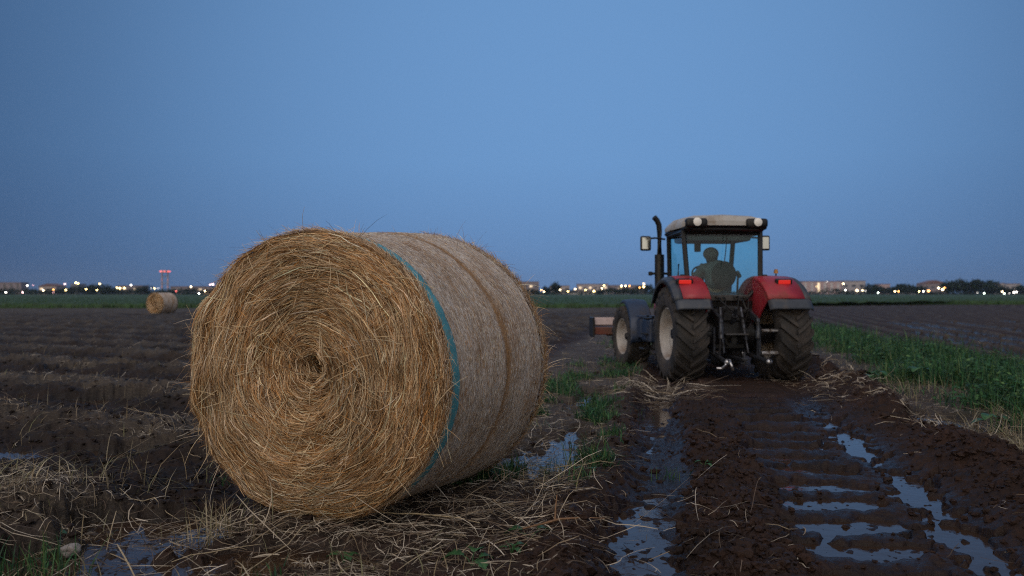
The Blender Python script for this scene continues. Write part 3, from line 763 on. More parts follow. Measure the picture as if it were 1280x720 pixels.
def build_tractor(loc, rz):
    T = empty('tractor', loc, rz)
    tag(T, 'muddy red tractor with pale cab roof seen from behind in the wet wheel tracks', 'tractor')
    wheel('rear_wheel', T, (-.76, 0, .78), .80, .50, .43, 22, .1); wheel('rear_wheel', T, (.93, 0, .78), .80, .52, .43, 22, .22)
    wheel('front_wheel', T, (-.98, 2.60, .60), .61, .42, .35, 20, .2); wheel('front_wheel', T, (.93, 2.60, .60), .61, .42, .35, 20, .0)
    # chassis, axle, transmission
    mb = MB(); mb.box((0, .75, .78), (.62, 1.9, .55), bev=.05); mb.cyl((-.75, 0, .78), (.85, 0, .78), .16, n=20); mb.cyl((-.42, 0, .78), (.42, 0, .78), .26, n=20)
    mb.box((0, -.10, .95), (.5, .42, .42), bev=.04); mb.box((0, 2.3, .75), (.5, 1.5, .4), bev=.03)
    mb.build('transmission', M['black'], T, smooth=True)
    MB().box((0, 2.6, .58), (1.35, .2, .2), bev=.05).build('front_axle', M['black'], T)
    # hood
    mb = MB()
    def hs(y, w, z0, z1, r=.12): return [(-w, y, z0), (-w, y, z1 - r), (-w + r * .4, y, z1 - r * .35), (-w + r * 1.2, y, z1), (0, y, z1 + .02), (w - r * 1.2, y, z1), (w - r * .4, y, z1 - r * .35), (w, y, z1 - r), (w, y, z0)]
    mb.grid([hs(1.25, .42, .9, 1.62), hs(2.0, .41, .9, 1.58), hs(2.8, .38, .85, 1.48), hs(3.25, .34, .8, 1.36), hs(3.38, .28, .8, 1.2)])
    mb.build('hood', M['red'], T, smooth=True, solid=.02)
    MB().box((0, 3.36, 1.0), (.5, .05, .5), bev=.02).build('grille', M['black'], T)
    # fenders
    zc, Rf = .78, .955
    def fender(sx, xi, xo):
        n = 18; a = [D2R(-58 + k * (52 + 58) / (n - 1)) for k in range(n)]   # angle from vertical, + = rearward
        def p(x, ang, R_): return (x, -R_ * math.sin(ang), zc + R_ * math.cos(ang) * (1.0 if ang < 0 else 1.0))
        xm = xo - sx * .12
        rows = []
        for ang in a:
            rows.append([p(xi, ang, Rf - .05), p(xi + sx * .015, ang, Rf - .012), p(xi + sx * .05, ang, Rf + .004), p((xi + xm) / 2, ang, Rf + .012), p(xm, ang, Rf)])
        mb = MB(); mb.grid(rows); f = mb.build('rear_fender', M['red'], T, smooth=True, solid=.018)
        # dark outer lip with turned down edge
        rows = []
        for ang in a:
            rows.append([p(xm + sx * .003, ang, Rf - .004), p(xo - sx * .04, ang, Rf - .016), p(xo, ang, Rf - .05), p(xo + sx * .01, ang, Rf - .11)])
        mb = MB(); mb.grid(rows); mb.build('fender_lip', M['slate'], f, smooth=True, solid=.018)
        # rear dark hem
        rows = []
        for k in range(6):
            ang = D2R(52.2 + k * 2.2); rows.append([p(xi, ang, Rf - .05), p(xi + sx * .05, ang, Rf), p(xm, ang, Rf - .004), p(xo - sx * .04, ang, Rf - .02), p(xo, ang, Rf - .06)])
        mb = MB(); mb.grid(rows); mb.build('fender_hem', M['slate'], f, smooth=True, solid=.02)
        # inner side plate
        pl = [(-(Rf - .05) * math.sin(x), zc + (Rf - .05) * math.cos(x)) for x in a]
        pl += [(-.50, 1.18), (-.28, .98), (.45, 1.0)]
        mb = MB(); mb.prism(pl, .02, 'yz', xi - .01); mb.build('fender_side_plate', M['red'], f)
        # tail light
        ang = D2R(27); x0 = xi + sx * .36
        mb = MB(); R_ = Matrix.Rotation(D2R(8), 3, 'X')
        cz = p(x0, ang, Rf)
        mb.box((x0, cz[1] - .035, cz[2] + .005), (.27, .09, .115), R_, bev=.02, seg=2); h = mb.build('tail_light', M['black'], T)
        mb = MB(); mb.box((x0, cz[1] - .083, cz[2] + .008), (.20, .02, .065), R_, bev=.008); mb.build('lens', M['tail'], h)
        return f
    fender(-1, -.46, -1.04); fender(1, .46, 1.17)
    # front fenders
    for sx in (-1, 1):
        rows = []
        for k in range(16 if sx < 0 else 10):
            a = D2R(-25 + k * 8.2); R_ = .70
            y = 2.60 - R_ * math.sin(a); z = .62 + R_ * math.cos(a) - (.0 if a < 0 else 0)
            rows.append([(sx * .72, y, z - .05), (sx * .74, y, z), (sx * .94, y, z + .015), (sx * 1.12, y, z), (sx * 1.15, y, z - .05)])
        mb = MB(); mb.grid(rows); mb.build('front_fender', M['navy'], T, smooth=True, solid=.018)
    # steps and tank on the left, tank on the right
    mb = MB(); mb.box((-.80, 1.35, .78), (.42, .62, .42), bev=.04, seg=2); mb.build('fuel_tank', M['navy'], T)
    mb = MB()
    for z in (.45, .72, 1.0): mb.box((-.98 + (z - .45) * .12, 1.28, z), (.24, .36, .03), bev=.006)
    mb.box((-.93, 1.10, .74), (.04, .03, .62)); mb.box((-.93, 1.46, .74), (.04, .03, .62)); mb.build('cab_step', M['black'], T)
    mb = MB(); mb.box((-.88, 1.72, 1.02), (.34, .30, .03), bev=.008); mb.box((-.88, 1.72, .80), (.32, .28, .38), bev=.03); mb.build('toolbox', M['navy'], T)
    MB().box((.80, 1.3, .78), (.42, .7, .42), bev=.04).build('fuel_tank', M['navy'], T)
    # ---- cab
    cx = -.03
    zb, zt = 1.20, 2.50
    # corner posts: rear (y .0 bottom, .12 top), front
    RB = {'rbl': (cx - .62, -.08, 1.66), 'rtl': (cx - .66, .02, zt), 'rbr': (cx + .62, -.08, 1.66), 'rtr': (cx + .66, .02, zt)}
    FL = {'fbl': (cx - .55, 1.22, 1.45), 'ftl': (cx - .60, 1.12, zt), 'fbr': (cx + .55, 1.22, 1.45), 'ftr': (cx + .60, 1.12, zt)}
    mb = MB()
    for a, b in ((RB['rbl'], RB['rtl']), (RB['rbr'], RB['rtr']), (FL['fbl'], FL['ftl']), (FL['fbr'], FL['ftr'])): mb.tube([a, b], .042, n=8)
    for s in (-1, 1):
        mb.tube([(cx + s * .62, -.08, 1.66), (cx + s * .50, -.10, 1.50), (cx + s * .36, -.12, 1.36)], .035, n=8)
        mb.tube([(cx + s * .62, -.08, 1.66), (cx + s * .58, .6, 1.40), (cx + s * .55, 1.22, 1.45)], .035, n=8)
        mb.tube([(cx + s * .66, .02, zt - .02), (cx + s * .60, 1.12, zt - .02)], .045, n=8)
    mb.tube([(cx - .36, -.12, 1.36), (cx + .36, -.12, 1.36)], .035, n=8)
    mb.tube([(cx - .66, .02, zt - .02), (cx + .66, .02, zt - .02)], .045, n=8); mb.tube([(cx - .6, 1.12, zt - .02), (cx + .6, 1.12, zt - .02)], .045, n=8)
    mb.tube([(cx - .55, 1.22, 1.45), (cx + .55, 1.22, 1.45)], .05, n=8)
    for z_, s in ((1.72, 1), (1.72, -1)): mb.box((cx + s * .70, -.07, z_), (.10, .08, .10), bev=.02)
    fr = mb.build('cab_frame', M['black'], T, smooth=True)
    mb = MB(); mb.box((cx, .55, 1.12), (1.05, 1.25, .18), bev=.03); mb.prism([(-.10, 1.33), (.25, 1.30), (.25, .98), (-.06, .98)], .98, 'yz', cx - .49)
    mb.build('cab_floor', M['black'], T)
    # glazing
    mb = MB(); y = -.065
    P = [(-.62, 1.66), (-.36, 1.37), (.36, 1.37), (.62, 1.66), (.655, 2.45), (-.655, 2.45)]
    vs = [mb.bm.verts.new((cx + a, -.115 + (b - 1.37) * .115, b)) for a, b in P]; mb.bm.faces.new(vs)
    mb.build('rear_window', M['glass'], T)
    for s in (-1, 1):
        mb = MB(); vs = [mb.bm.verts.new(p) for p in ((cx + s * .62, -.07, 1.66), (cx + s * .58, .6, 1.41), (cx + s * .55, 1.21, 1.46), (cx + s * .60, 1.11, 2.46), (cx + s * .66, .02, 2.46))]; mb.bm.faces.new(vs)
        d = mb.build('side_window', M['glass'], T)
        mb = MB(); mb.tube([(cx + s * .70, .12, 1.62), (cx + s * .72, .12, 1.75), (cx + s * .71, .12, 1.95)], .016, n=6); mb.build('door_handle', M['black'], d)
    mb = MB(); vs = [mb.bm.verts.new(p) for p in ((cx - .55, 1.22, 1.47), (cx + .55, 1.22, 1.47), (cx + .60, 1.12, 2.46), (cx - .60, 1.12, 2.46))]; mb.bm.faces.new(vs)
    mb.build('windscreen', M['glass'], T)
    # roof
    mb = MB()
    def rr(y, w, z0, z1): return [(cx - w, y, z0), (cx - w - .01, y, z0 + .06), (cx - w * .93, y, z1 - .05), (cx - w * .7, y, z1), (cx, y, z1 + .02), (cx + w * .7, y, z1), (cx + w * .93, y, z1 - .05), (cx + w + .01, y, z0 + .06), (cx + w, y, z0)]
    rows = [rr(-.20, .66, 2.58, 2.64), rr(-.17, .695, 2.56, 2.72), rr(-.0, .70, 2.55, 2.755), rr(.6, .71, 2.55, 2.77), rr(1.05, .68, 2.55, 2.73), rr(1.18, .65, 2.55, 2.66), rr(1.22, .60, 2.57, 2.61)]
    mb.grid(rows); mb.bm.faces.new([mb.bm.verts.new(p) for p in rows[0]]); mb.bm.faces.new([mb.bm.verts.new(p) for p in rows[-1]])
    rf = mb.build('roof', M['roof'], T, smooth=True, angle=50)
    mb = MB(); mb.box((cx, .51, 2.52), (1.34, 1.36, .07), bev=.03); mb.build('roof_lining', M['black'], rf)
    for s in (-1, 1):
        mb = MB(); mb.box((cx + s * .51, -.19, 2.615), (.36, .16, .155), bev=.045, seg=3); mb.box((cx + s * .62, -.10, 2.56), (.14, .24, .10), bev=.03, seg=2)
        wl = mb.build('work_light', M['black'], T, smooth=True)
        mb = MB(); mb.cyl((cx + s * .51, -.283, 2.63), (cx + s * .51, -.262, 2.63), .066, .07, n=20); mb.sph((cx + s * .51, -.278, 2.63), .06, (1, .35, 1)); mb.build('lamp_lens', M['lamp_glass'], wl, smooth=True)
    # mirrors
    def mirror(s, x, y, z, ax):
        mb = MB(); mb.tube([(cx + s * .64, y + .05, 2.44), (cx + s * (abs(x) * .8), y, 2.46), (x, y, 2.44), (x, y, z + .12)], .017, n=7)
        arm = mb.build('mirror', M['black'], T, smooth=True)
        mb = MB(); mb.box((x, y, z), (.20, .06, .27), bev=.03, seg=2); mb.build('mirror_housing', M['black'], arm)
        mb = MB(); mb.box((x - s * .005, y - .033, z), (.15, .006, .21), bev=.002); mb.build('mirror_glass', M['mirror'], arm)
    mirror(-1, -1.04, 1.18, 2.36, 0); mirror(1, 1.06, .90, 2.36, 0)
    # exhaust
    mb = MB(); ex = (-.71, 1.46)
    mb.tube([(ex[0], ex[1], 2.15), (ex[0], ex[1], 2.62), (ex[0] - .01, ex[1] - .005, 2.72), (ex[0] - .05, ex[1] - .02, 2.80), (ex[0] - .11, ex[1] - .04, 2.86)], .05, n=12)
    e_ = mb.build('exhaust_pipe', M['black'], T, smooth=True)
    mb = MB(); mb.cyl((ex[0], ex[1], 1.5), (ex[0], ex[1], 2.17), .088, n=16); mb.tube([(ex[0], ex[1], 1.5), (ex[0] + .02, ex[1], 1.3), (ex[0] + .15, ex[1] + .05, .95)], .07, n=10); mb.build('muffler', M['black'], e_, smooth=True)
    mb = MB(); mb.cyl((ex[0], ex[1], 1.80), (ex[0], ex[1], 1.84), .10, n=16); mb.box((ex[0] + .02, ex[1], 1.82), (.38, .05, .045), bev=.01); mb.box((ex[0] - .17, ex[1], 1.82), (.07, .08, .075), bev=.015); mb.build('clamp', M['black'], e_)
    # beacon on the right fender
    mb = MB(); mb.cyl((1.02, .3, 1.66), (1.02, .3, 1.80), .012, n=6); b_ = mb.build('marker_lamp', M['black'], T)
    mb = MB(); mb.cyl((1.02, .3, 1.80), (1.02, .3, 1.87), .04, .03, n=12); mb.build('lens', M['amber'], b_)
    # cab interior
    mb = MB(); mb.box((cx + .03, .36, 1.36), (.44, .42, .12), bev=.04, seg=2); mb.cyl((cx + .03, .36, 1.2), (cx + .03, .36, 1.32), .12, n=12); mb.build('operator_seat', M['seat'], T, smooth=True)
    s_ = MB(); s_.sph((cx + .07, .12, 1.77), .215, (1.0, .34, 1.08), 20, 14); s_.build('seat_back', M['seat'], T, smooth=True)
    mb = MB(); mb.box((cx, 1.12, 1.50), (.5, .2, .34), bev=.05, seg=2); mb.cyl((cx - .05, .98, 1.55), (cx - .06, .87, 1.76), .035, n=10); mb.build('dashboard', M['black'], T, smooth=True)
    mb = MB(); cwx = Vector((cx - .06, .86, 1.78)); rot = Matrix.Rotation(D2R(58), 3, 'X')
    pts = [cwx + rot @ Vector((.19 * math.cos(a), .19 * math.sin(a), 0)) for a in [k * math.pi / 12 for k in range(25)]]
    mb.tube(pts, .015, n=7)
    for a in (0, 2.1, 4.2): mb.tube([cwx, cwx + rot @ Vector((.19 * math.cos(a), .19 * math.sin(a), 0))], .012, n=6)
    mb.build('steering_wheel', M['black'], T, smooth=True)
    mb = MB(); mb.tube([(cx + .36, .30, 1.36), (cx + .36, .25, 1.72)], .018, n=7); mb.box((cx + .36, .24, 1.78), (.07, .09, .13), Matrix.Rotation(-.5, 3, 'Y'), bev=.025, seg=2); mb.box((cx + .38, .4, 1.36), (.18, .5, .2), bev=.04); mb.build('control_console', M['black'], T)
    mb = MB(); mb.box((cx - .10, 1.02, 2.30), (.12, .03, .20), bev=.012); mb.tube([(cx - .10, 1.05, 2.40), (cx - .10, 1.08, 2.48)], .01, n=6); mb.build('interior_mirror', M['black'], T)
    mb = MB(); mb.box((cx, .55, 2.40), (1.1, .9, .12), bev=.05, seg=2); mb.build('headliner', M['liner'], T)
    mb = MB(); mb.tube([(cx + .05, -.09, 2.44), (cx + .02, -.11, 2.15), (cx - .02, -.125, 1.9)], .008, n=5); mb.build('wiper', M['black'], T)
    # ---- three point hitch
    st, ch = M['hitch'], M['chrome']
    for s in (-1, 1):
        mb = MB(); mb.tube([(s * .26, -.12, .50), (s * .30, -.55, .44), (s * .33, -1.0, .40)], [.045, .04, .038], n=8); mb.box((s * .33, -1.05, .40), (.05, .16, .10), bev=.02)
        l = mb.build('lower_link', st, T, smooth=True)
        MB().sph((s * .33, -1.08, .40), .05).build('ball_end', ch, l, smooth=True)
        mb = MB(); mb.prism([(-.20, 1.20), (-.28, 1.22), (-.72, 1.06), (-.74, 1.0), (-.66, .99), (-.22, 1.10)], .05, 'yz', s * .30 - .025); mb.build('lift_arm', st, T, bevel=.008)
        mb = MB(); mb.tube([(s * .30, -.70, 1.02), (s * .305, -.72, .80)], .030, n=8); mb.tube([(s * .305, -.72, .84), (s * .31, -.66, .46)], .020, n=8); mb.cyl((s * .30, -.70, .86), (s * .30, -.715, .74), .042, n=10); mb.build('lift_rod', st, T, smooth=True)
        mb = MB(); mb.tube([(s * .46, -.05, .62), (s * .36, -.85, .42)], .016, n=6); mb.build('stabiliser', M['black'], T)
        mb = MB(); mb.cyl((s * .17, -.30, 1.22), (s * .19, -.48, .70), .034, n=10); mb.cyl((s * .19, -.48, .72), (s * .20, -.56, .50), .018, n=8); mb.build('lift_cylinder', st, T, smooth=True)
    mb = MB(); mb.cyl((-.38, -.22, 1.15), (.38, -.22, 1.15), .06, n=14); mb.box((0, -.26, 1.12), (.34, .18, .26), bev=.03); mb.build('rockshaft', M['black'], T, smooth=True)
    mb = MB(); mb.tube([(0, -.32, .98), (-.02, -.52, 1.02), (-.04, -.66, 1.22)], .028, n=8); mb.cyl((-.015, -.45, 1.0), (-.028, -.57, 1.10), .042, n=10); mb.build('top_link', st, T, smooth=True)
    mb = MB(); mb.cyl((0, -.28, .70), (0, -.46, .70), .045, n=14); mb.cyl((0, -.28, .70), (0, -.33, .70), .11, n=16); mb.build('drive_shaft_stub', M['black'], T, smooth=True)
    mb = MB(); mb.prism([(-.16, -.30), (.16, -.30), (.19, -.62), (-.19, -.62)], .02, 'xy', .79); mb.build('shaft_guard', M['grey_metal'], T, bevel=.004)
    mb = MB(); mb.box((.02, -.55, .42), (.10, .7, .05), bev=.01); mb.cyl((.02, -.86, .36), (.02, -.86, .54), .022, n=10); mb.box((.02, -.80, .36), (.12, .16, .03), bev=.006); mb.build('drawbar', st, T)
    for z in (.86, .50):
        mb = MB(); mb.cyl((.40, -.60, z), (.80, -.62, z), .028 if z > .6 else .034, n=10); mb.build('link_pin', ch, T, smooth=True)
    mb = MB(); mb.cyl((-.78, -.48, .86), (-.36, -.50, .86), .022, n=8); mb.build('link_pin', M['black'], T, smooth=True)
    mb = MB(); mb.box((.37, -.58, .68), (.04, .08, .52), bev=.01); mb.build('pin_bracket', st, T); mb = MB(); mb.box((-.37, -.56, .68), (.04, .08, .46), bev=.01); mb.build('pin_bracket', st, T)
    mb = MB()
    for i, x in enumerate((-.2, -.12, .10, .18, .26)): mb.cyl((x, -.20, 1.40 - .03 * (i % 2)), (x, -.29, 1.39 - .03 * (i % 2)), .028, n=10)
    mb.box((0, -.17, 1.38), (.62, .08, .10), bev=.01)
    v = mb.build('valve_block', M['grey_metal'], T, smooth=True)
    hoses = ((-.2, .26, -.02), (-.12, -.18, .02), (.10, .02, .05), (.18, .30, -.04), (.26, .22, 0))
    for (a, b, c) in hoses:
        mb = MB(); mb.tube([(a, -.28, 1.39), (a, -.40, 1.36 + c), (a * .7 + b * .3, -.44, 1.20), (b, -.38, 1.0), (b, -.24, .90)], .012, n=6); mb.build('hydraulic_hose', M['black'], T, smooth=True)
    mb = MB(); mb.tube([(-.33, -1.08, .44), (-.36, -1.10, .36), (-.40, -1.04, .30), (-.47, -1.0, .30)], .022, n=8); mb.tube([(-.30, -1.08, .44), (-.28, -1.12, .34), (-.25, -1.1, .28)], .02, n=8); mb.build('hook_end', ch, T, smooth=True)
    mb = MB(); mb.tube([(.05, -.70, .52), (.08, -.76, .40), (.04, -.80, .33), (-.01, -.78, .36)], .02, n=8); mb.build('tow_hook', ch, T, smooth=True)
    # licence sized blank plate lamp strip under the window
    mb = MB(); mb.box((0, -.175, 1.50 - .10), (.70, .03, .05), bev=.008); mb.build('rear_rail', M['grey_metal'], T)
    # ---- front toolbar
    mb = MB(); mb.box((0, 3.75, .62), (2.5, .12, .14), bev=.01); mb.box((0, 3.55, .62), (.5, .5, .1)); mb.tube([(-.35, 3.3, .50), (-1.0, 3.66, .55)], .04, n=6); mb.tube([(.35, 3.3, .50), (1.0, 3.66, .55)], .04, n=6)
    fb = mb.build('front_toolbar', M['black'], T)
    for s in (-1, 1):
        mb = MB(); mb.box((s * 1.24, 3.75, .66), (.60, .36, .16), bev=.015); mb.build('toolbar_box', M['rust'], fb)
        mb = MB(); mb.box((s * 1.24, 3.66, .86), (.56, .05, .17), Matrix.Rotation(-.35, 3, 'X'), bev=.008); mb.build('pale_panel', M['panel'], fb)
        mb = MB(); mb.box((s * 1.56, 3.75, .74), (.04, .46, .42), bev=.008); mb.build('end_plate', M['black'], fb); mb = MB(); mb.box((s * .93, 3.75, .76), (.04, .40, .38), bev=.008); mb.build('end_plate', M['black'], fb)
    return T

# ------------------------------------------------------------------ driver
def skin(name, verts, edges, rad, mat, parent, sub=2, root=0):
    me = bpy.data.meshes.new(name); me.from_pydata(verts, edges, []); me.materials.append(mat)
    o = bpy.data.objects.new(name, me); C.objects.link(o)
    if parent: o.parent = parent
    sm = o.modifiers.new('skin', 'SKIN'); sm.use_smooth_shade = True
    for i, v in enumerate(me.skin_vertices[0].data):
        v.radius = rad[i] if hasattr(rad[i], '__len__') else (rad[i], rad[i]); v.use_root = (i == root)
    ss = o.modifiers.new('sub', 'SUBSURF'); ss.levels = sub; ss.render_levels = sub
    return o
def build_driver(loc, rz):
    v = []; e = []; r = []
    def add(p, rad, prev=None):
        v.append(p); r.append(rad)
        if prev is not None: e.append((prev, len(v) - 1))
        return len(v) - 1
    pel = add((0, .34, 1.50), (.15, .12)); sp = add((-.01, .37, 1.66), (.14, .10), pel); ch = add((-.03, .42, 1.84), (.16, .11), sp); nk0 = add((-.04, .45, 1.96), (.075, .07), ch)
    nk = add((-.05, .48, 2.02), (.055, .055), nk0); hd = add((-.055, .51, 2.10), (.083, .095), nk); tp = add((-.055, .51, 2.18), (.07, .08), hd); add((-.055, .50, 2.215), (.035, .04), tp)
    for s in (-1, 1):
        sh = add((-.03 + s * .19, .42, 1.89), .065, ch); el = add((-.04 + s * .30, .55, 1.64), .048, sh); wr = add((-.06 + s * .20, .78, 1.74), .030, el)
        pa = add((-.06 + s * .185, .84, 1.775), (.036, .022), wr); p2 = add((-.06 + s * .18, .87, 1.80), (.036, .018), pa)
        for k in range(4):
            o = (k - 1.5) * .019; L_ = (.045, .055, .052, .040)[k]
            f1 = add((-.06 + s * .18 + o * .6, .90, 1.81 + o), .0095, p2); f2 = add((-.06 + s * .165 + o * .6, .905 + L_ * .3, 1.785 + o), .009, f1); add((-.06 + s * .15 + o * .5, .885, 1.77 + o), .008, f2)
        t1 = add((-.06 + s * .15, .845, 1.79), .011, pa); add((-.06 + s * .135, .875, 1.785), .009, t1)
        hp = add((s * .10, .40, 1.46), .095, pel); kn = add((s * .16 - .02, .82, 1.52), .068, hp); an = add((s * .15 - .02, .98, 1.26), .042, kn); add((s * .15 - .02, 1.08, 1.235), (.04, .03), an)
    root = empty('person', loc, rz)
    tag(root, 'driver in grey jacket and cap seated in the tractor cab, leaning to the steering wheel', 'person')
    skin('body', v, e, r, M['skin'], root)
    # jacket
    v2 = [(0, .34, 1.50), (-.01, .37, 1.66), (-.03, .42, 1.86), (-.045, .46, 2.03)]; e2 = [(0, 1), (1, 2), (2, 3)]; r2 = [(.19, .15), (.19, .14), (.22, .14), (.105, .10)]
    for s in (-1, 1):
        b = len(v2); v2 += [(-.03 + s * .21, .42, 1.91), (-.04 + s * .31, .55, 1.66), (-.06 + s * .21, .755, 1.73)]; r2 += [.085, .066, .045]; e2 += [(2, b), (b, b + 1), (b + 1, b + 2)]
    skin('jacket', v2, e2, r2, M['jacket'], root)
    v3 = [(0, .34, 1.47)]; r3 = [(.165, .13)]; e3 = []
    for s in (-1, 1):
        b = len(v3); v3 += [(s * .10, .42, 1.45), (s * .16 - .02, .82, 1.52), (s * .15 - .02, .97, 1.29)]; r3 += [.11, .082, .06]; e3 += [(0, b), (b, b + 1), (b + 1, b + 2)]
    skin('trousers', v3, e3, r3, M['navy'], root)
    # head details
    mb = MB(); mb.sph((-.06, .495, 2.14), .128, (1.05, 1.0, .92), 20, 12); mb.box((-.055, .64, 2.15), (.16, .12, .015), Matrix.Rotation(-.15, 3, 'X'), bev=.006); mb.build('cap', M['jacket'], root, smooth=True)
    mb = MB()
    mb.sph((-.055, .61, 2.085), .018, (.8, 1.2, 1.3), 8, 6); mb.build('nose', M['skin'], root, smooth=True)
    for s in (-1, 1):
        MB().sph((-.055 + s * .088, .50, 2.09), .028, (.35, .7, 1.1), 10, 8).build('ear', M['skin'], root, smooth=True)
        MB().sph((-.055 + s * .033, .597, 2.105), .010).build('eye', M['black'], root, smooth=True)
    mb = MB(); mb.box((-.055, .600, 2.052), (.05, .012, .008), bev=.003); mb.build('mouth', M['lip'], root)
    mb = MB(); mb.sph((-.055, .465, 2.055), .10, (1.02, .9, 1.1), 16, 10); mb.build('hair', M['hair'], root, smooth=True)
    return root

# ------------------------------------------------------------------ small things in the foreground
def leafy_plant(name, x, y, label, n=5, size=.09, h=.10, lobed=True):
    root = empty(name, (x, y, max(gz(x, y), WL) - .005)); tag(root, label, 'weed plant')
    st = MB()
    for i in range(n):
        a = i * 2.4 + .5; hh = h * rnd.uniform(.6, 1.1); tip = (math.cos(a) * size * .6, math.sin(a) * size * .6, hh)
        st.tube([(0, 0, 0), (tip[0] * .4, tip[1] * .4, hh * .7), tip], [.003, .0025, .002], n=5)
    st.build('stem', M['leaf_plain'], root)
    for i in range(n):
        a = i * 2.4 + .5; hh = h * rnd.uniform(.6, 1.1)
        mb = MB(); L_ = size * rnd.uniform(.8, 1.3); rows = []
        for k in range(9):
            t = k / 8; w = L_ * .42 * math.sin(math.pi * min(1, t * .92 + .06)) ** .8
            if lobed: w *= (.62 if k % 2 else 1.1)
            cx_ = t * L_; zz = hh + .25 * L_ * t - .55 * L_ * t * t
            rows.append([(cx_ + (.12 * w if lobed else 0), -w, zz + w * .25), (cx_, 0, zz - .002), (cx_ + (.12 * w if lobed else 0), w, zz + w * .25)])
        mb.grid(rows)
        o = mb.build('leaf', M['leaf_plain'], root, smooth=True, solid=.001); o.rotation_euler = (0, 0, a); o.location = (math.cos(a) * size * .45, math.sin(a) * size * .45, 0)
    return root
def px2g(px, py, z=0.):
    Y = (CAM_H - z) * 996 / (py - 366); return (px - 640) / 996 * Y, Y
def foreground():
    # stone
    bm = bmesh.new(); bmesh.ops.create_icosphere(bm, subdivisions=3, radius=1)
    x, y = px2g(89, 684); z = max(gz(x, y), WL)
    for v in bm.verts:
        n = float(pnoise(v.co.x * 1.1 + 3, v.co.y * 1.1 + v.co.z, 71)) * .5 + float(pnoise(v.co.x * 3, v.co.z * 3, 72)) * .12
        v.co *= 1 + n
        v.co.x *= .056; v.co.y *= .045; v.co.z *= .036
    me = bpy.data.meshes.new('stone'); bm.to_mesh(me); bm.free(); me.materials.append(M['stone'])
    me.polygons.foreach_set('use_smooth', [True] * len(me.polygons))
    o = bpy.data.objects.new('stone', me); C.objects.link(o); o.location = (x, y, z + .04)
    tag(o, 'pale rounded stone lying in the wet mud at the lower left', 'stone')
    x, y = px2g(663, 672); leafy_plant('leaf_plant', x, y, 'single broad green leaf poking from mud beside the forked twig', 2, .11, .06, False)
    x, y = px2g(590, 705); leafy_plant('leaf_plant', x, y, 'small jagged leaved green weed in front of the large bale', 4, .10, .07)
    x, y = px2g(1092, 488); leafy_plant('leaf_plant', x, y, 'pale round leaved plant at the edge of the weeds right of the tracks', 5, .16, .22, False)
    x, y = px2g(1240, 540); leafy_plant('leaf_plant', x, y, 'upright leaved plant among dry grass near the right frame edge', 6, .12, .24, False)
    x, y = px2g(1150, 480); leafy_plant('leaf_plant', x, y, 'broad leaved plant standing mid verge behind the small puddle', 7, .14, .22, False)
    for (qx, qy, lab, n_, sz) in ((640, 690, 'low green weed with narrow leaves between twig and bale', 4, .06), (735, 600, 'small green sprout on the bank left of the wheel rut', 4, .07), (430, 690, 'green weed among straw below the middle of the bale', 4, .07), (60, 668, 'green weed beside the stone at lower left', 5, .08), (880, 590, 'tiny green sprout on the churned mud between the ruts', 3, .06)):
        x, y = px2g(qx, qy); leafy_plant('leaf_plant', x, y, lab, n_, sz, .07)
    # forked twig
    x, y = px2g(700, 668); z = max(gz(x, y), WL) + .03
    mb = MB(); mb.tube([(-.19, -.09, .00), (-.06, -.03, .015), (.03, .0, .03), (.17, .03, .03), (.30, .05, .02)], [.004, .007, .007, .004, .002], n=6)
    mb.tube([(.0, -.01, .025), (.005, .03, .09), (.015, .05, .16)], [.006, .005, .003], n=6)
    o = mb.build('twig', M['twig'], None, smooth=True); o.location = (x - .03, y, z); tag(o, 'brown forked dead twig lying on the mud beside a green leaf', 'twig')
    # thick stalks
    for (a, b, w, lab) in (((147, 668, .10), (176, 722, .0), .008, 'thick pale straw stalk leaning over the puddle at bottom left'),
                           ((146, 628, .14), (134, 676, .0), .006, 'split dry reed stub standing beside the blue puddle'),
                           ((155, 508, .02), (243, 523, .03), .005, 'long pale stalk lying across the ploughed soil left of the bale'),
                           ((0, 602, .03), (108, 588, .03), .004, 'thin dry stalk lying on dark soil near the left frame edge'),
                           ((150, 622, .03), (225, 640, .02), .005, 'straight yellow stalk bridging the mud bank before the bale'),
                           ((497, 712, .02), (566, 677, .03), .005, 'bent pale reed on the mud below the large bale'),
                           ((672, 588, .04), (770, 590, .05), .006, 'long fibrous dry leaf stretched across the mud right of the bale'),
                           ((395, 650, .05), (300, 708, .03), .006, 'pale stalk sloping away from the bale foot over the brown pool'),
                           ((470, 640, .04), (600, 652, .04), .009, 'flat pale straw bundle stalk at the foot of the bale'),
                           ((215, 690, .03), (330, 668, .05), .005, 'thin pale stalk crossing the pool at lower left'),
                           ((700, 610, .03), (655, 640, .02), .004, 'short grey stalk on the bank above the forked twig')):
        pa = []
        A = Vector((*px2g(a[0], a[1], a[2]), 0)); B = Vector((*px2g(b[0], b[1], b[2]), 0))
        for t in np.linspace(0, 1, 6):
            p = A.lerp(B, float(t)); zz = max(gz(p.x, p.y), WL) + .008 + (a[2] * (1 - t) + b[2] * t) + .012 * math.sin(3.1 * t)
            pa.append((p.x, p.y, zz))
        mb = MB(); mb.tube(pa, [w * .35, w * .5, w * .55, w * .5, w * .4, w * .2], n=6)
        o = mb.build('dry_stalk', M['stalk'], None, smooth=True); tag(o, lab, 'stalk', 'thick dry stalks lying in the mud')

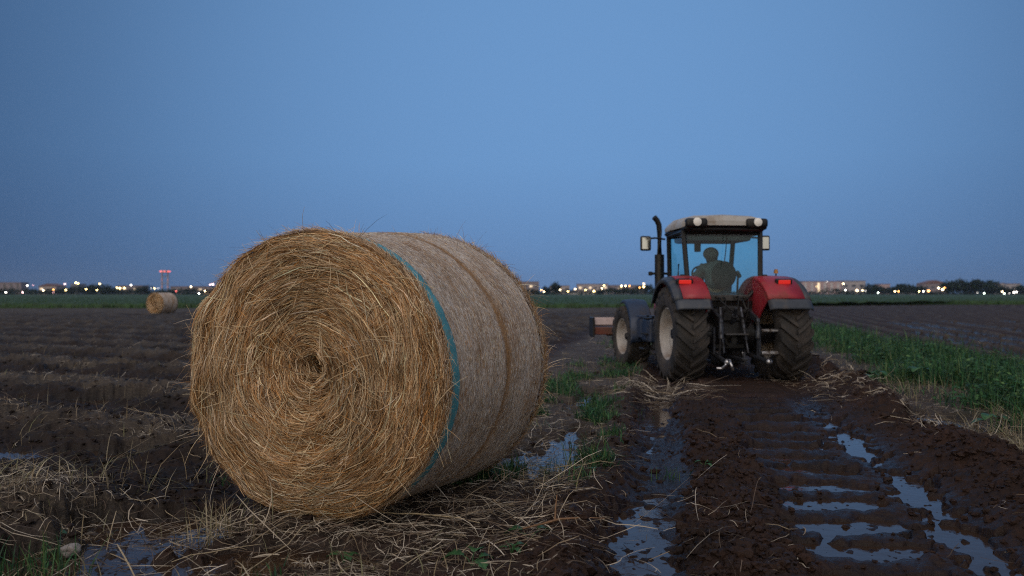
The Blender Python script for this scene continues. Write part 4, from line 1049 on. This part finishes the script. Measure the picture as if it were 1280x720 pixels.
# ------------------------------------------------------------------ background
def far(px, D): return (px - 640) / 996 * D
def zpx(py, D): return CAM_H + (366 - py) / 996 * D
def crop_field():
    # green crop: bumpy canopy sheet with a ragged front of leaves
    xs = np.linspace(-420, 420, 500); n = 90
    t = np.linspace(0, 1, n) ** 2
    X = np.repeat(xs[None], n, 0); Y0 = edgeY(xs)[None]; Y = Y0 + (430 - Y0) * t[:, None]
    X = X * (.25 + .75 * t[:, None] ** .6)
    Y0 = edgeY(X[0])[None]; Y = Y0 + (430 - Y0) * t[:, None]
    Z = .38 + .10 * fbm(X * .6, Y * .25, 3, 5) + .05 * rng.normal(size=X.shape); Z[0] = -.05; Z[1] = .2
    V = np.stack([X, Y, Z], -1).reshape(-1, 3); i = np.arange(n - 1)[:, None] * 500; j = np.arange(499)[None]
    F = np.stack([i + j, i + j + 1, i + 500 + j + 1, i + 500 + j], -1).reshape(-1, 4)
    G = np.array([(.018, .052, .012), (.026, .072, .016), (.014, .04, .010)])
    base = np_mesh('crop_field', V, F, M['crop'])
    tag(base, 'wide band of dark green crop beyond the ploughed soil', 'crop field', kind='stuff')
    m = 60000
    s = rng.uniform(0, 1, m); y = 1 / (1 / 72. + (1 / 190. - 1 / 72.) * s); x = rng.uniform(-.75, .75, m) * y
    ok = y > edgeY(x) - .4; x, y = x[ok], y[ok]; k = len(x)
    V, F, c = blades(x, y, rng.uniform(.35, .62, k), rng.uniform(.05, .12, k) * y / 90, pick(G * 1.25, k, var=.25), lean=.5, z0=np.zeros(k))
    np_mesh('crop_leaves', V, F, M['leaf'], base, smooth=False, attrs={'col': c})
def tree_obj(name, x, y, w, h, label, cat='tree', dens=1.0, kind=0):
    root = empty(name, (x, y, 0)); tag(root, label, cat, 'trees and bushes along the horizon')
    tr = MB(); tr.tube([(0, 0, -.1), (.05 * w, 0, h * .35), (0, 0, h * .7)], [.035 * h, .03 * h, .012 * h], n=6)
    for k in range(4):
        a = k * 1.7; tr.tube([(.03 * w, 0, h * (.3 + .07 * k)), (math.cos(a) * w * .28, math.sin(a) * w * .2, h * (.55 + .07 * k))], [.018 * h, .008 * h], n=5)
    tr.build('trunk', M['bark'], root)
    n = int(800 * dens)
    nc = 9; cc = np.stack([rng.uniform(-.33, .33, nc) * w, rng.uniform(-.3, .3, nc) * w, (rng.uniform(.30, .72, nc)) * h], -1); rr = rng.uniform(.16, .30, nc)
    k = rng.integers(0, nc, n); d = rng.normal(size=(n, 3)); d /= np.linalg.norm(d, axis=1)[:, None]; d *= rng.uniform(.5, 1.08, (n, 1))
    P = cc[k] + d * np.stack([rr[k] * w, rr[k] * w, rr[k] * h * .95], -1); P[:, 2] = np.clip(P[:, 2], .03 * h, h)
    G = np.array([(.012, .030, .014), (.018, .042, .016), (.010, .022, .012)])
    V, F, c = leaves(P[:, 0], P[:, 1], P[:, 2], rng.uniform(.07, .16, n) * min(w, h) * 1.2, pick(G, n, var=.25), tilt=1.6)
    np_mesh('crown', V, F, M['leaf'], root, smooth=False, attrs={'col': c})
    return root
def building(px0, px1, ptop, D, label, mat, winmat, nwin=6, depth=14, roof='flat', strips=False, pbot=366, cat='building', lit=()):
    x0, x1 = far(px0, D), far(px1, D); h = zpx(ptop, D); w = x1 - x0; cx = (x0 + x1) / 2
    root = empty('apartment_building' if cat == 'building' else 'warehouse', (cx, D, 0)); tag(root, label, cat, 'buildings of the town on the horizon')
    mb = MB(); mb.box((0, depth / 2, h / 2 - .5), (w, depth, h + 1 - .6)); wl = mb.build('wall', mat, root)
    if roof == 'flat': MB().box((0, depth / 2, h - .1), (w + .6, depth + .6, .5)).build('roof', M['roof_far'], root)
    else: MB().prism([(-w / 2 - .5, h - .4), (w / 2 + .5, h - .4), (0, h + w * .12)], depth + 1, 'xz', -.5).build('roof', M['roof_far'], root)
    for i in range(nwin):
        xx = -w / 2 + (i + .5) * w / nwin
        if strips:
            MB().box((xx, -.03, h * .52), (w / nwin * .34, .12, h * .72)).build('window', M['win_lit'] if i in lit else winmat, root)
        else:
            MB().box((xx, -.03, h * .62), (w / nwin * .5, .12, h * .16)).build('window', M['win_lit'] if i in lit else winmat, root)
    return root
def build_background():
    crop_field()
    B = M
    building(-40, 26, 353, 900, 'long lilac grey apartment block at the far left edge of the horizon', B['far_lilac'], B['win_dark'], 8, strips=True)
    building(48, 70, 357, 620, 'low pale house with dark red roof left of the first tree row', B['far_pale'], B['win_dark'], 3, roof='gable', lit=(0,), cat='house')
    building(88, 98, 355, 800, 'small grey block behind the double lamps on the left', B['far_grey'], B['win_dark'], 2)
    building(146, 178, 357, 900, 'low building with warm lit windows left of the red tower', B['far_lilac'], B['win_dark'], 5, lit=(1, 3, 4))
    building(213, 262, 358, 850, 'low lilac building just right of the red lit tower', B['far_lilac'], B['win_dark'], 6, lit=(4,))
    building(640, 674, 352, 950, 'grey block partly behind the right rim of the large bale', B['far_lilac'], B['win_dark'], 5, lit=(3,))
    building(688, 712, 357, 900, 'small pale building between bale and the chain of orange lamps', B['far_pale'], B['win_dark'], 3, lit=(1,))
    building(722, 760, 355, 900, 'long low building behind the orange lamps in mid horizon', B['far_pale'], B['win_dark'], 6, lit=(0, 2, 5))
    building(712, 745, 364.0, 560, 'flat white shed at the crop edge in mid horizon', B['far_white'], B['win_dark'], 3, cat='warehouse')
    building(762, 806, 356.5, 900, 'low lilac building left of the exhaust pipe', B['far_lilac'], B['win_dark'], 5, lit=(1,))
    building(1003, 1052, 351.5, 900, 'apartment block with tall stairwell strips right of the tractor', B['far_pink'], B['win_pale'], 6, strips=True, lit=(2,))
    building(1052.6, 1082, 351, 905, 'plain pale grey block attached right of the striped apartments', B['far_grey2'], B['win_dark'], 3)
    building(1100, 1113, 355, 900, 'little pale building peeping between the dark trees', B['far_pink'], B['win_dark'], 2)
    building(1136, 1150, 361, 600, 'small bluish shed left of the warm lamp trio', B['far_grey'], B['win_dark'], 2, cat='warehouse')
    building(1154, 1186, 354, 850, 'lilac house with low pitched roof behind the warm lamp cluster', B['far_lilac'], B['win_dark'], 4, roof='gable', lit=(3,), cat='house')
    building(1241, 1256, 354, 800, 'tall pale block right of the big dark grove', B['far_grey2'], B['win_dark'], 2)
    building(1257, 1276, 354.5, 820, 'low pale wing near the right frame edge behind bushes', B['far_grey2'], B['win_dark'], 3)
    # red lit tower
    D = 900; x = far(206, D); z1 = zpx(338, D); r = 4.0
    root = empty('water_tower', (x, D, 0)); tag(root, 'tall slim tower crowned by a ring of red lights on the left horizon', 'tower')
    for s in (-1, 1): MB().cyl((s * 3.3, 0, 0), (s * 3.3, 0, z1 - 2), .9, .8, n=10).build('shaft', M['far_pink'], root)  # pink shaft colour stands in for the glow of the red lights
    MB().box((0, 0, z1 * .45), (5.4, .8, .8)).build('brace', M['far_grey'], root); MB().box((0, 0, z1 * .75), (5.4, .8, .8)).build('brace', M['far_grey'], root)
    hd_ = MB().cyl((0, 0, z1 - 2.4), (0, 0, z1), 4.8, 4.8, n=20).build('tower_head', M['far_pink'], root)
    for k in range(8):
        a = k * math.pi / 4 + .3
        MB().sph((4.9 * math.cos(a), 4.9 * math.sin(a), z1 - 1.2), .75, u=8, v=6).build('red_light', M['red_lamp'], hd_)
    for s in (-1, 1):
        for zz in (.3, .6): MB().sph((s * 3.3, -1.1, z1 * zz), .32, u=8, v=6).build('red_light', M['red_dim'], root)
    # trees and bushes
    TR = [(8, 365, 30, 360), (40, 365, 34, 361), (70, 365, 24, 360), (90, 365, 26, 357.5), (108, 366, 26, 356), (124, 366, 26, 355), (140, 366, 24, 357), (160, 366, 24, 361), (179, 366, 18, 357), (196, 366, 18, 362), (213, 366, 22, 361), (237, 366, 26, 360), (262, 366, 24, 361),
          (662, 366, 20, 361), (683, 360, 9, 356), (694, 363, 15, 352), (754, 366, 18, 361), (772, 366, 20, 360), (790, 366, 24, 357.5), (806, 366, 20, 356), (820, 366, 20, 359),
          (1090, 366, 20, 355), (1103, 366, 20, 357.5), (1120, 366, 15, 354.5), (1135, 366, 18, 353.5), (1148, 366, 14, 357), (1190, 366, 24, 352.5), (1204, 366, 26, 350.5), (1219, 366, 26, 350), (1232, 366, 24, 352.5), (1243, 366, 18, 355), (1262, 366, 22, 358), (1281, 366, 24, 356), (1310, 366, 30, 355), (-30, 366, 36, 358), (1350, 366, 40, 354)]
    cols = ['left of the low white house', 'behind the first white lamp', 'under the red roofed house', 'beside the double lamp', 'under the tallest lamp on the left', 'between two tall yellow lamps', 'behind the single bright lamp', 'under the lamp trio left of the tower', 'rounded and dark just left of the tower', 'at the foot of the red tower', 'just right of the red tower foot', 'forming a dark hump right of the tower', 'ending behind the left rim of the large bale',
            'right behind the bale rim', 'small and distant beside the umbrella shaped tree', 'umbrella shaped and tallest in the middle gap', 'right of the orange lamp chain', 'low behind the middle lamps', 'humped left of the paired lamps', 'next to the exhaust muffler', 'mostly hidden behind the tractor wheel',
            'against the end of the pale block', 'low and flat right of the pale block', 'small round crown left of the peaked one', 'peaked crown in the middle of the right horizon', 'low beside the bluish shed', 'left shoulder of the big grove', 'high crown left of the grove top', 'highest crown of the big grove', 'right shoulder of the big grove', 'low before the tall pale block', 'low bush before the pale wing', 'at the right frame edge', 'beyond the right frame edge', 'beyond the left frame edge', 'far beyond the right frame edge']
    for i, (px, b, w, top) in enumerate(TR):
        D = 470 + (i * 37) % 60
        bushy = (366 - top) < 6
        if i == 14: D = 560
        tree_obj('bush' if bushy else 'tree', far(px, D), D, w / 996 * D * 1.15, max(zpx(top, D) * (1.2 if px > 1185 and px < 1240 else 1.08), 2), ('dark distant bush ' if bushy else 'dark distant tree ') + cols[i], 'bush' if bushy else 'tree', 1.0)
    # continuous low hedge behind the crop, reads as one mass
    n = 15000; D = 560; x = rng.uniform(-.72, .72, n) * D; y = D + rng.uniform(-6, 6, n); hh = 1.5 + 2.6 * np.clip(.5 + 1.2 * pnoise(x * .04, x * 0, 8), 0.1, 1)
    V, F, c = leaves(x, y, rng.uniform(.2, 1, n) * hh, rng.uniform(.8, 1.6, n), pick(np.array([(.012, .030, .014), (.018, .040, .018)]), n, var=.25), tilt=1.5)
    tag(np_mesh('hedge_belt', V, F, M['leaf'], smooth=False, attrs={'col': c}), 'low dark belt of scrub along the far edge of the crop', 'scrub', kind='stuff')
    # lamps
    LM = [(7, 365.5, 'white', 0), (28, 365.5, 'pink', 0), (34, 357, 'white', 0), (41, 356.5, 'pinkdim', 0), (54, 363, 'warm', 0), (66.5, 362, 'orange', 0), (66.5, 365.5, 'pinkdim', 0), (81, 355, 'pink', 0), (82, 362.5, 'yellow', 0), (94.6, 353.5, 'yellow', 1), (97.2, 354.3, 'yellow', 0), (107.5, 361.5, 'yellow', 0), (124.5, 354.7, 'yellow', 0), (121, 362.5, 'yellow', 0),
          (146, 359.6, 'yellow', 0), (149.6, 360.2, 'yellow', 1), (155, 359.8, 'yellow', 0), (163.5, 356.5, 'white', 0), (189, 360.5, 'dim', 0), (193, 360.5, 'yellow', 0), (197.5, 360.3, 'dim', 0), (220, 364, 'red', 0), (238.5, 358.3, 'warm', 0), (248.5, 367, 'white', 0), (256, 364, 'warm', 0), (266, 355.5, 'pink', 1), (262.5, 356, 'pink', 0),
          (676.5, 362.5, 'orange', 0), (680, 364.5, 'warm', 0), (700, 362.3, 'warm', 0), (710, 364.2, 'yellow', 0), (719, 361.5, 'warm', 0), (732, 362.6, 'yellow', 0), (742.5, 364, 'yellow', 1), (752.5, 360.5, 'warm', 0), (755, 357, 'yellow', 0), (777, 357.5, 'yellow', 1), (782, 357.3, 'warm', 0), (787, 357.5, 'orange', 0), (799.5, 359.5, 'orange', 0), (804.6, 358.5, 'yellow', 1), (805, 354.8, 'warm', 0),
          (1020.8, 358, 'yellowdim', 0), (1034, 352, 'dim', 0), (1054.5, 354.7, 'warm', 0), (1057, 362.5, 'white', 0), (1071.5, 363, 'warm', 1), (1078.3, 363, 'warm', 0), (1082, 363.5, 'dim', 0), (1098, 365.8, 'cool', 0), (1118.8, 364.3, 'warm', 0), (1123.5, 364.3, 'orange', 0), (1149, 364.3, 'yellow', 0), (1154.5, 364.2, 'white', 0), (1161, 363.7, 'orange', 2), (1173.5, 360, 'warm', 1), (1178.5, 362, 'warm', 1), (1181, 359.5, 'orange', 0), (1230.5, 366.6, 'cool', 0), (1222, 366, 'dim', 0), (1253, 364.5, 'warm', 0), (1255.6, 367, 'cool', 0), (1268, 365.5, 'white', 1), (1271, 364.9, 'white', 0), (1262, 366.5, 'dim', 0)]
    near = ['far left edge', 'left of the red roofed house', 'above the left lilac block', 'beside the left lilac block', 'left end of the low pale house', 'right end of the low pale house', 'below the orange one at the low house']
    names = {'white': 'white', 'pink': 'pinkish white', 'pinkdim': 'faint pink', 'warm': 'warm white', 'orange': 'orange', 'yellow': 'yellow', 'dim': 'faint white', 'red': 'red', 'yellowdim': 'faint yellow', 'cool': 'greenish white'}
    sect = [(90, 'at the far left horizon'), (143, 'on the left before the lamp trio'), (180, 'left of the red tower'), (230, 'next to the red tower'), (300, 'between red tower and bale'), (705, 'just right of the bale'), (745, 'above the white shed'), (770, 'midway between bale and tractor'), (815, 'left of the tractor exhaust'), (1050, 'on the striped apartment block'), (1090, 'before the pale block'), (1140, 'right of the pale block'), (1185, 'left of the big grove'), (1240, 'under the big grove'), (1300, 'near the right edge')]
    seen = {}
    items = []
    for (px, py, cn, big) in LM:
        s = next(t for m_, t in sect if px < m_)
        key = (cn, s); seen.setdefault(key, []).append(len(items)); items.append((px, py, cn, big, s))
    ordn = ['first', 'second', 'third', 'fourth', 'fifth', 'sixth']
    for key, idx in seen.items():
        for q, ii in enumerate(idx):
            px, py, cn, big, s = items[ii]
            D = 440 + (ii * 13) % 26
            lab = f'{names[cn]} street lamp {s}' + (f', {ordn[q]} from left' if len(idx) > 1 else '')
            zz = max(zpx(py, D), .7); x = far(px, D)
            root = empty('street_lamp', (x, D, 0)); tag(root, lab, 'street lamp', 'street lamps glowing on the horizon')
            MB().tube([(0, .3, 0), (0, .3, zz + .2), (0, 0, zz + .35)], .07, n=5).build('pole', M['far_grey'], root)
            r = (.33, .46, .56)[big] * (.7 if 'dim' in cn else 1)
            MB().sph((0, 0, zz), r, (1, 1, .8), 10, 8).build('lamp_head', M['lamp_' + cn], root)

# ------------------------------------------------------------------ materials table
M = {}
M['soil'] = soil_material(); M['water'] = water_material(); M['net'] = net_material()
M['straw'] = attr_mat('straw_strands', .62, trans=.15, spec=.25); M['leaf'] = attr_mat('leaf_blades', .55, trans=.2)
M['straw_core'] = simple('straw_core', (.085, .048, .022), .85, var=.5, scale=14, bump_=1, bscale=60)  # dark tone paints the shade in gaps between face strands
M['band'] = simple('blue_band', (.085, .32, .37), .5, var=.25, scale=9, dirt=(.16, .13, .09), dirt_amt=.15, bump_=.3, bscale=80)
MUD = (.085, .06, .045)
M['tyre'] = simple('tyre_rubber', (.024, .023, .024), .7, var=.3, scale=5, bump_=.5, bscale=30, dirt=(.066, .055, .049), dirt_amt=.5)
M['rim'] = simple('rim_paint', (.42, .40, .39), .5, var=.12, dirt=(.24, .19, .16), dirt_amt=.4)
M['red'] = simple('red_paint', (.34, .026, .042), .38, var=.15, dirt=(.20, .05, .04), dirt_amt=.35)
M['slate'] = simple('slate_plastic', (.040, .050, .070), .45, var=.2, dirt=(.09, .08, .075), dirt_amt=.3)
M['navy'] = simple('navy_paint', (.020, .038, .085), .45, var=.2, dirt=(.05, .045, .045), dirt_amt=.3)
M['black'] = simple('black_metal', (.008, .008, .010), .40, var=.3, dirt=(.016, .013, .012), dirt_amt=.3)
M['hitch'] = simple('worn_hitch_steel', (.060, .068, .090), .24, metal=.6, var=.4, scale=12, dirt=(.022, .017, .014), dirt_amt=.45, dscale=8)
M['chrome'] = simple('bright_steel', (.50, .50, .53), .28, metal=.9, var=.3, dirt=(.10, .07, .05), dirt_amt=.4, dscale=9)
M['grey_metal'] = simple('grey_metal', (.07, .07, .075), .45, metal=.3, var=.3, dirt=(.05, .04, .03), dirt_amt=.5)
M['roof'] = simple('roof_paint', (.46, .45, .44), .45, var=.1, dirt=(.28, .23, .19), dirt_amt=.4)
M['liner'] = simple('roof_liner', (.12, .12, .14), .8)
M['seat'] = simple('seat_fabric', (.014, .010, .010), .85, var=.3, bump_=.3)
M['rust'] = simple('rust_red_paint', (.17, .045, .030), .6, var=.3, dirt=(.10, .06, .045), dirt_amt=.5)
M['panel'] = simple('pale_panel', (.50, .40, .40), .5, var=.15, dirt=(.25, .18, .15), dirt_amt=.3)
M['skin'] = simple('skin', (.35, .20, .14), .55, var=.08); M['lip'] = simple('lips', (.28, .12, .10), .5); M['hair'] = simple('hair', (.03, .02, .015), .7)
M['jacket'] = simple('grey_cloth', (.085, .08, .085), .85, var=.15)
M['stone'] = simple('stone', (.28, .26, .26), .75, var=.25, scale=18, bump_=.5, bscale=60, dirt=(.12, .08, .06), dirt_amt=.3)
M['stalk'] = simple('dry_stalk', (.42, .34, .22), .65, var=.3, scale=30)
M['twig'] = simple('twig_bark', (.22, .12, .06), .7, var=.35, scale=30)
M['leaf_plain'] = simple('weed_leaf', (.035, .11, .035), .5, var=.3, scale=30)
M['bark'] = simple('bark', (.05, .04, .03), .9)
M['crop'] = simple('crop_canopy', (.020, .055, .014), .8, var=.5, scale=1.2, bump_=1, bscale=6)
M['glass'] = glass('cab_glass', (.72, 1.0, 1.0), 1.3); 
mm, nt, b = mat_new('mirror_glass'); b.inputs['Metallic'].default_value = 1; b.inputs['Roughness'].default_value = .08; b.inputs['Base Color'].default_value = (.7, .72, .7, 1); M['mirror'] = mm
M['tail'] = emit('tail_lens', (1, .035, .02), .34, (.6, .02, .02)); M['amber'] = simple('amber_lens', (.45, .20, .04), .3)
M['lamp_glass'] = emit('work_lamp_lens', (1, .96, .9), .10, (.75, .73, .7))
for k, c in dict(far_lilac=(.24, .20, .22), far_pale=(.42, .36, .36), far_grey=(.22, .23, .26), far_white=(.6, .6, .62), far_pink=(.46, .34, .35), far_grey2=(.38, .35, .37), roof_far=(.16, .09, .09)).items(): M[k] = simple(k, c, .8, var=.1, scale=.2)
M['win_dark'] = simple('window_dark', (.05, .055, .07), .2); M['win_pale'] = simple('window_pale', (.55, .52, .54), .4); M['win_lit'] = emit('window_lit', (1, .72, .42), 1.2)
for k, (c, s) in dict(white=((1, .93, .85), 14), pink=((1, .62, .62), 10), pinkdim=((1, .5, .55), 4), warm=((1, .74, .42), 16), orange=((1, .42, .12), 11), yellow=((1, .72, .28), 15), dim=((.9, .85, .8), 4), red=((1, .15, .13), 4), yellowdim=((1, .7, .3), 6), cool=((.8, 1, .85), 12)).items():
    M['lamp_' + k] = emit('lamp_' + k, c, s)
M['red_lamp'] = emit('red_lamp', (1, .13, .12), 2.5); M['red_dim'] = emit('red_dim', (1, .2, .2), 1.0)

# ------------------------------------------------------------------ build
build_ground()
wx = np.array([-9, 26.]); wy = np.array([1.2, 46.])
w = np_mesh('water', [(wx[0], wy[0], WL), (wx[1], wy[0], WL), (wx[1], wy[1], WL), (wx[0], wy[1], WL)], [(0, 1, 2, 3)], M['water'], smooth=False); tag(w, kind='structure')
build_litter(); build_clods()
build_bale((BALE[0], BALE[1], -.01), D2R(23.4), 1.0, label='large round straw bale with blue edge band standing on the mud in the foreground')
fx, fy = px2g(189, 393.0)
build_bale((fx + .1, fy + .3, 0), D2R(22), .10, Rx=.74, Rz=.72, L=1.30, g=1.0, zc=.71, label='small distant round straw bale near the green crop on the left')
TL = (3.55, 13.33, -.035); TR_ = D2R(4.5)
build_tractor(TL, TR_); build_driver(TL, TR_)
foreground()
build_background()

# ------------------------------------------------------------------ light
w = bpy.data.worlds.new('World'); bpy.context.scene.world = w; w.use_nodes = True
nt = w.node_tree; L = nt.links.new
bg = nt.nodes['Background']
SUN_EL, SUN_AZ = D2R(14), D2R(205)          # afterglow behind the camera
sky = N(nt, 'ShaderNodeTexSky', sky_type='NISHITA'); sky.sun_disc = False; sky.sun_elevation = SUN_EL; sky.sun_rotation = SUN_AZ; sky.air_density = 1.5; sky.dust_density = 1.5; sky.ozone_density = 3
tc = N(nt, 'ShaderNodeTexCoord')
def dotdir(az, el):
    d = N(nt, 'ShaderNodeVectorMath', operation='DOT_PRODUCT'); L(tc.outputs['Generated'], d.inputs[0])
    d.inputs[1].default_value = (math.sin(D2R(az)) * math.cos(D2R(el)), math.cos(D2R(az)) * math.cos(D2R(el)), math.sin(D2R(el))); return d.outputs['Value']
front = N(nt, 'ShaderNodeValToRGB'); front.color_ramp.interpolation = 'B_SPLINE'
mr = N(nt, 'ShaderNodeMapRange'); mr.inputs[1].default_value = .66; mr.inputs[2].default_value = 1.0; L(dotdir(5, 11), mr.inputs[0]); L(mr.outputs[0], front.inputs[0])
e = front.color_ramp.elements
e[0].position = 0; e[0].color = (.026, .062, .145, 1); e[1].position = 1; e[1].color = (.165, .345, .650, 1)
k_ = e.new(.55); k_.color = (.072, .160, .328, 1)
# lower band slightly duller
sp = N(nt, 'ShaderNodeSeparateXYZ'); L(tc.outputs['Generated'], sp.inputs[0])
hz = N(nt, 'ShaderNodeMapRange'); hz.inputs[1].default_value = -.01; hz.inputs[2].default_value = .16; L(sp.outputs[2], hz.inputs[0])
hm = N(nt, 'ShaderNodeMix', data_type='RGBA', blend_type='MULTIPLY'); hm.inputs[0].default_value = 1; L(front.outputs[0], hm.inputs[6])
hr = N(nt, 'ShaderNodeValToRGB'); L(hz.outputs[0], hr.inputs[0]); hr.color_ramp.elements[0].color = (.82, .77, .80, 1); hr.color_ramp.elements[1].color = (1, 1, 1, 1); L(hr.outputs[0], hm.inputs[7])
# warm bright afterglow behind / above the camera
back = N(nt, 'ShaderNodeMapRange'); back.interpolation_type = 'SMOOTHSTEP'; back.inputs[1].default_value = -.25; back.inputs[2].default_value = .9; L(dotdir(200, 40), back.inputs[0])
bm_ = N(nt, 'ShaderNodeMix', data_type='RGBA'); L(back.outputs[0], bm_.inputs[0]); L(hm.outputs[2], bm_.inputs[6]); bm_.inputs[7].default_value = (.56, .50, .46, 1)
sk = N(nt, 'ShaderNodeVectorMath', operation='SCALE'); L(sky.outputs[0], sk.inputs[0]); sk.inputs['Scale'].default_value = .05
skb = N(nt, 'ShaderNodeVectorMath', operation='SCALE'); L(sk.outputs[0], skb.inputs[0]); L(back.outputs[0], skb.inputs['Scale'])
ad = N(nt, 'ShaderNodeVectorMath', operation='ADD'); L(bm_.outputs[2], ad.inputs[0]); L(skb.outputs[0], ad.inputs[1])
L(ad.outputs[0], bg.inputs['Color']); bg.inputs['Strength'].default_value = 1.0
ld = bpy.data.lights.new('sun', 'SUN'); ld.energy = .46; ld.angle = D2R(40); ld.color = (1, .86, .74)
lo = bpy.data.objects.new('sun', ld); C.objects.link(lo); lo.location = (0, 0, 30)
el, a = D2R(46), D2R(198)
lo.rotation_euler = (-Vector((math.sin(a) * math.cos(el), math.cos(a) * math.cos(el), math.sin(el)))).to_track_quat('-Z', 'Y').to_euler()

# ------------------------------------------------------------------ haze
HAZE = 1
if HAZE:
    mz, nt, b = mat_new('haze'); nt.nodes.remove(b)
    v = N(nt, 'ShaderNodeVolumePrincipled'); v.inputs['Color'].default_value = (.62, .76, 1, 1); v.inputs['Density'].default_value = .00014; v.inputs['Anisotropy'].default_value = .2
    nt.links.new(v.outputs[0], nt.nodes['Material Output'].inputs['Volume'])
    mb = MB(); mb.box((0, 400, 29), (4600, 4600, 62)); o = mb.build('haze', mz); tag(o, 'thin bluish evening haze over the fields', 'haze', kind='stuff')

# ------------------------------------------------------------------ camera
cd = bpy.data.cameras.new('camera'); cd.sensor_width = 36; cd.lens = 28.0; cd.clip_end = 9000; cd.clip_start = .05
cd.dof.use_dof = True; cd.dof.focus_distance = 5.4; cd.dof.aperture_fstop = 1.7
co = bpy.data.objects.new('camera', cd); C.objects.link(co); co.location = (0, 0, CAM_H)
co.rotation_euler = (D2R(90) + math.atan(6 / 996), 0, 0)
sc = bpy.context.scene; sc.camera = co
sc.view_settings.view_transform = 'Standard'; sc.view_settings.look = 'None'; sc.view_settings.exposure = 0; sc.view_settings.gamma = 1
sc.render.engine = 'CYCLES'; sc.cycles.use_denoising = DENOISE; sc.cycles.pixel_filter_type = 'BLACKMAN_HARRIS'; sc.cycles.filter_width = 1.15; sc.cycles.max_bounces = 6; sc.cycles.transparent_max_bounces = 12; sc.cycles.volume_bounces = 0
sc.cycles.sample_clamp_indirect = .9; sc.cycles.sample_clamp_direct = 12
sc.cycles.volume_step_rate = 8
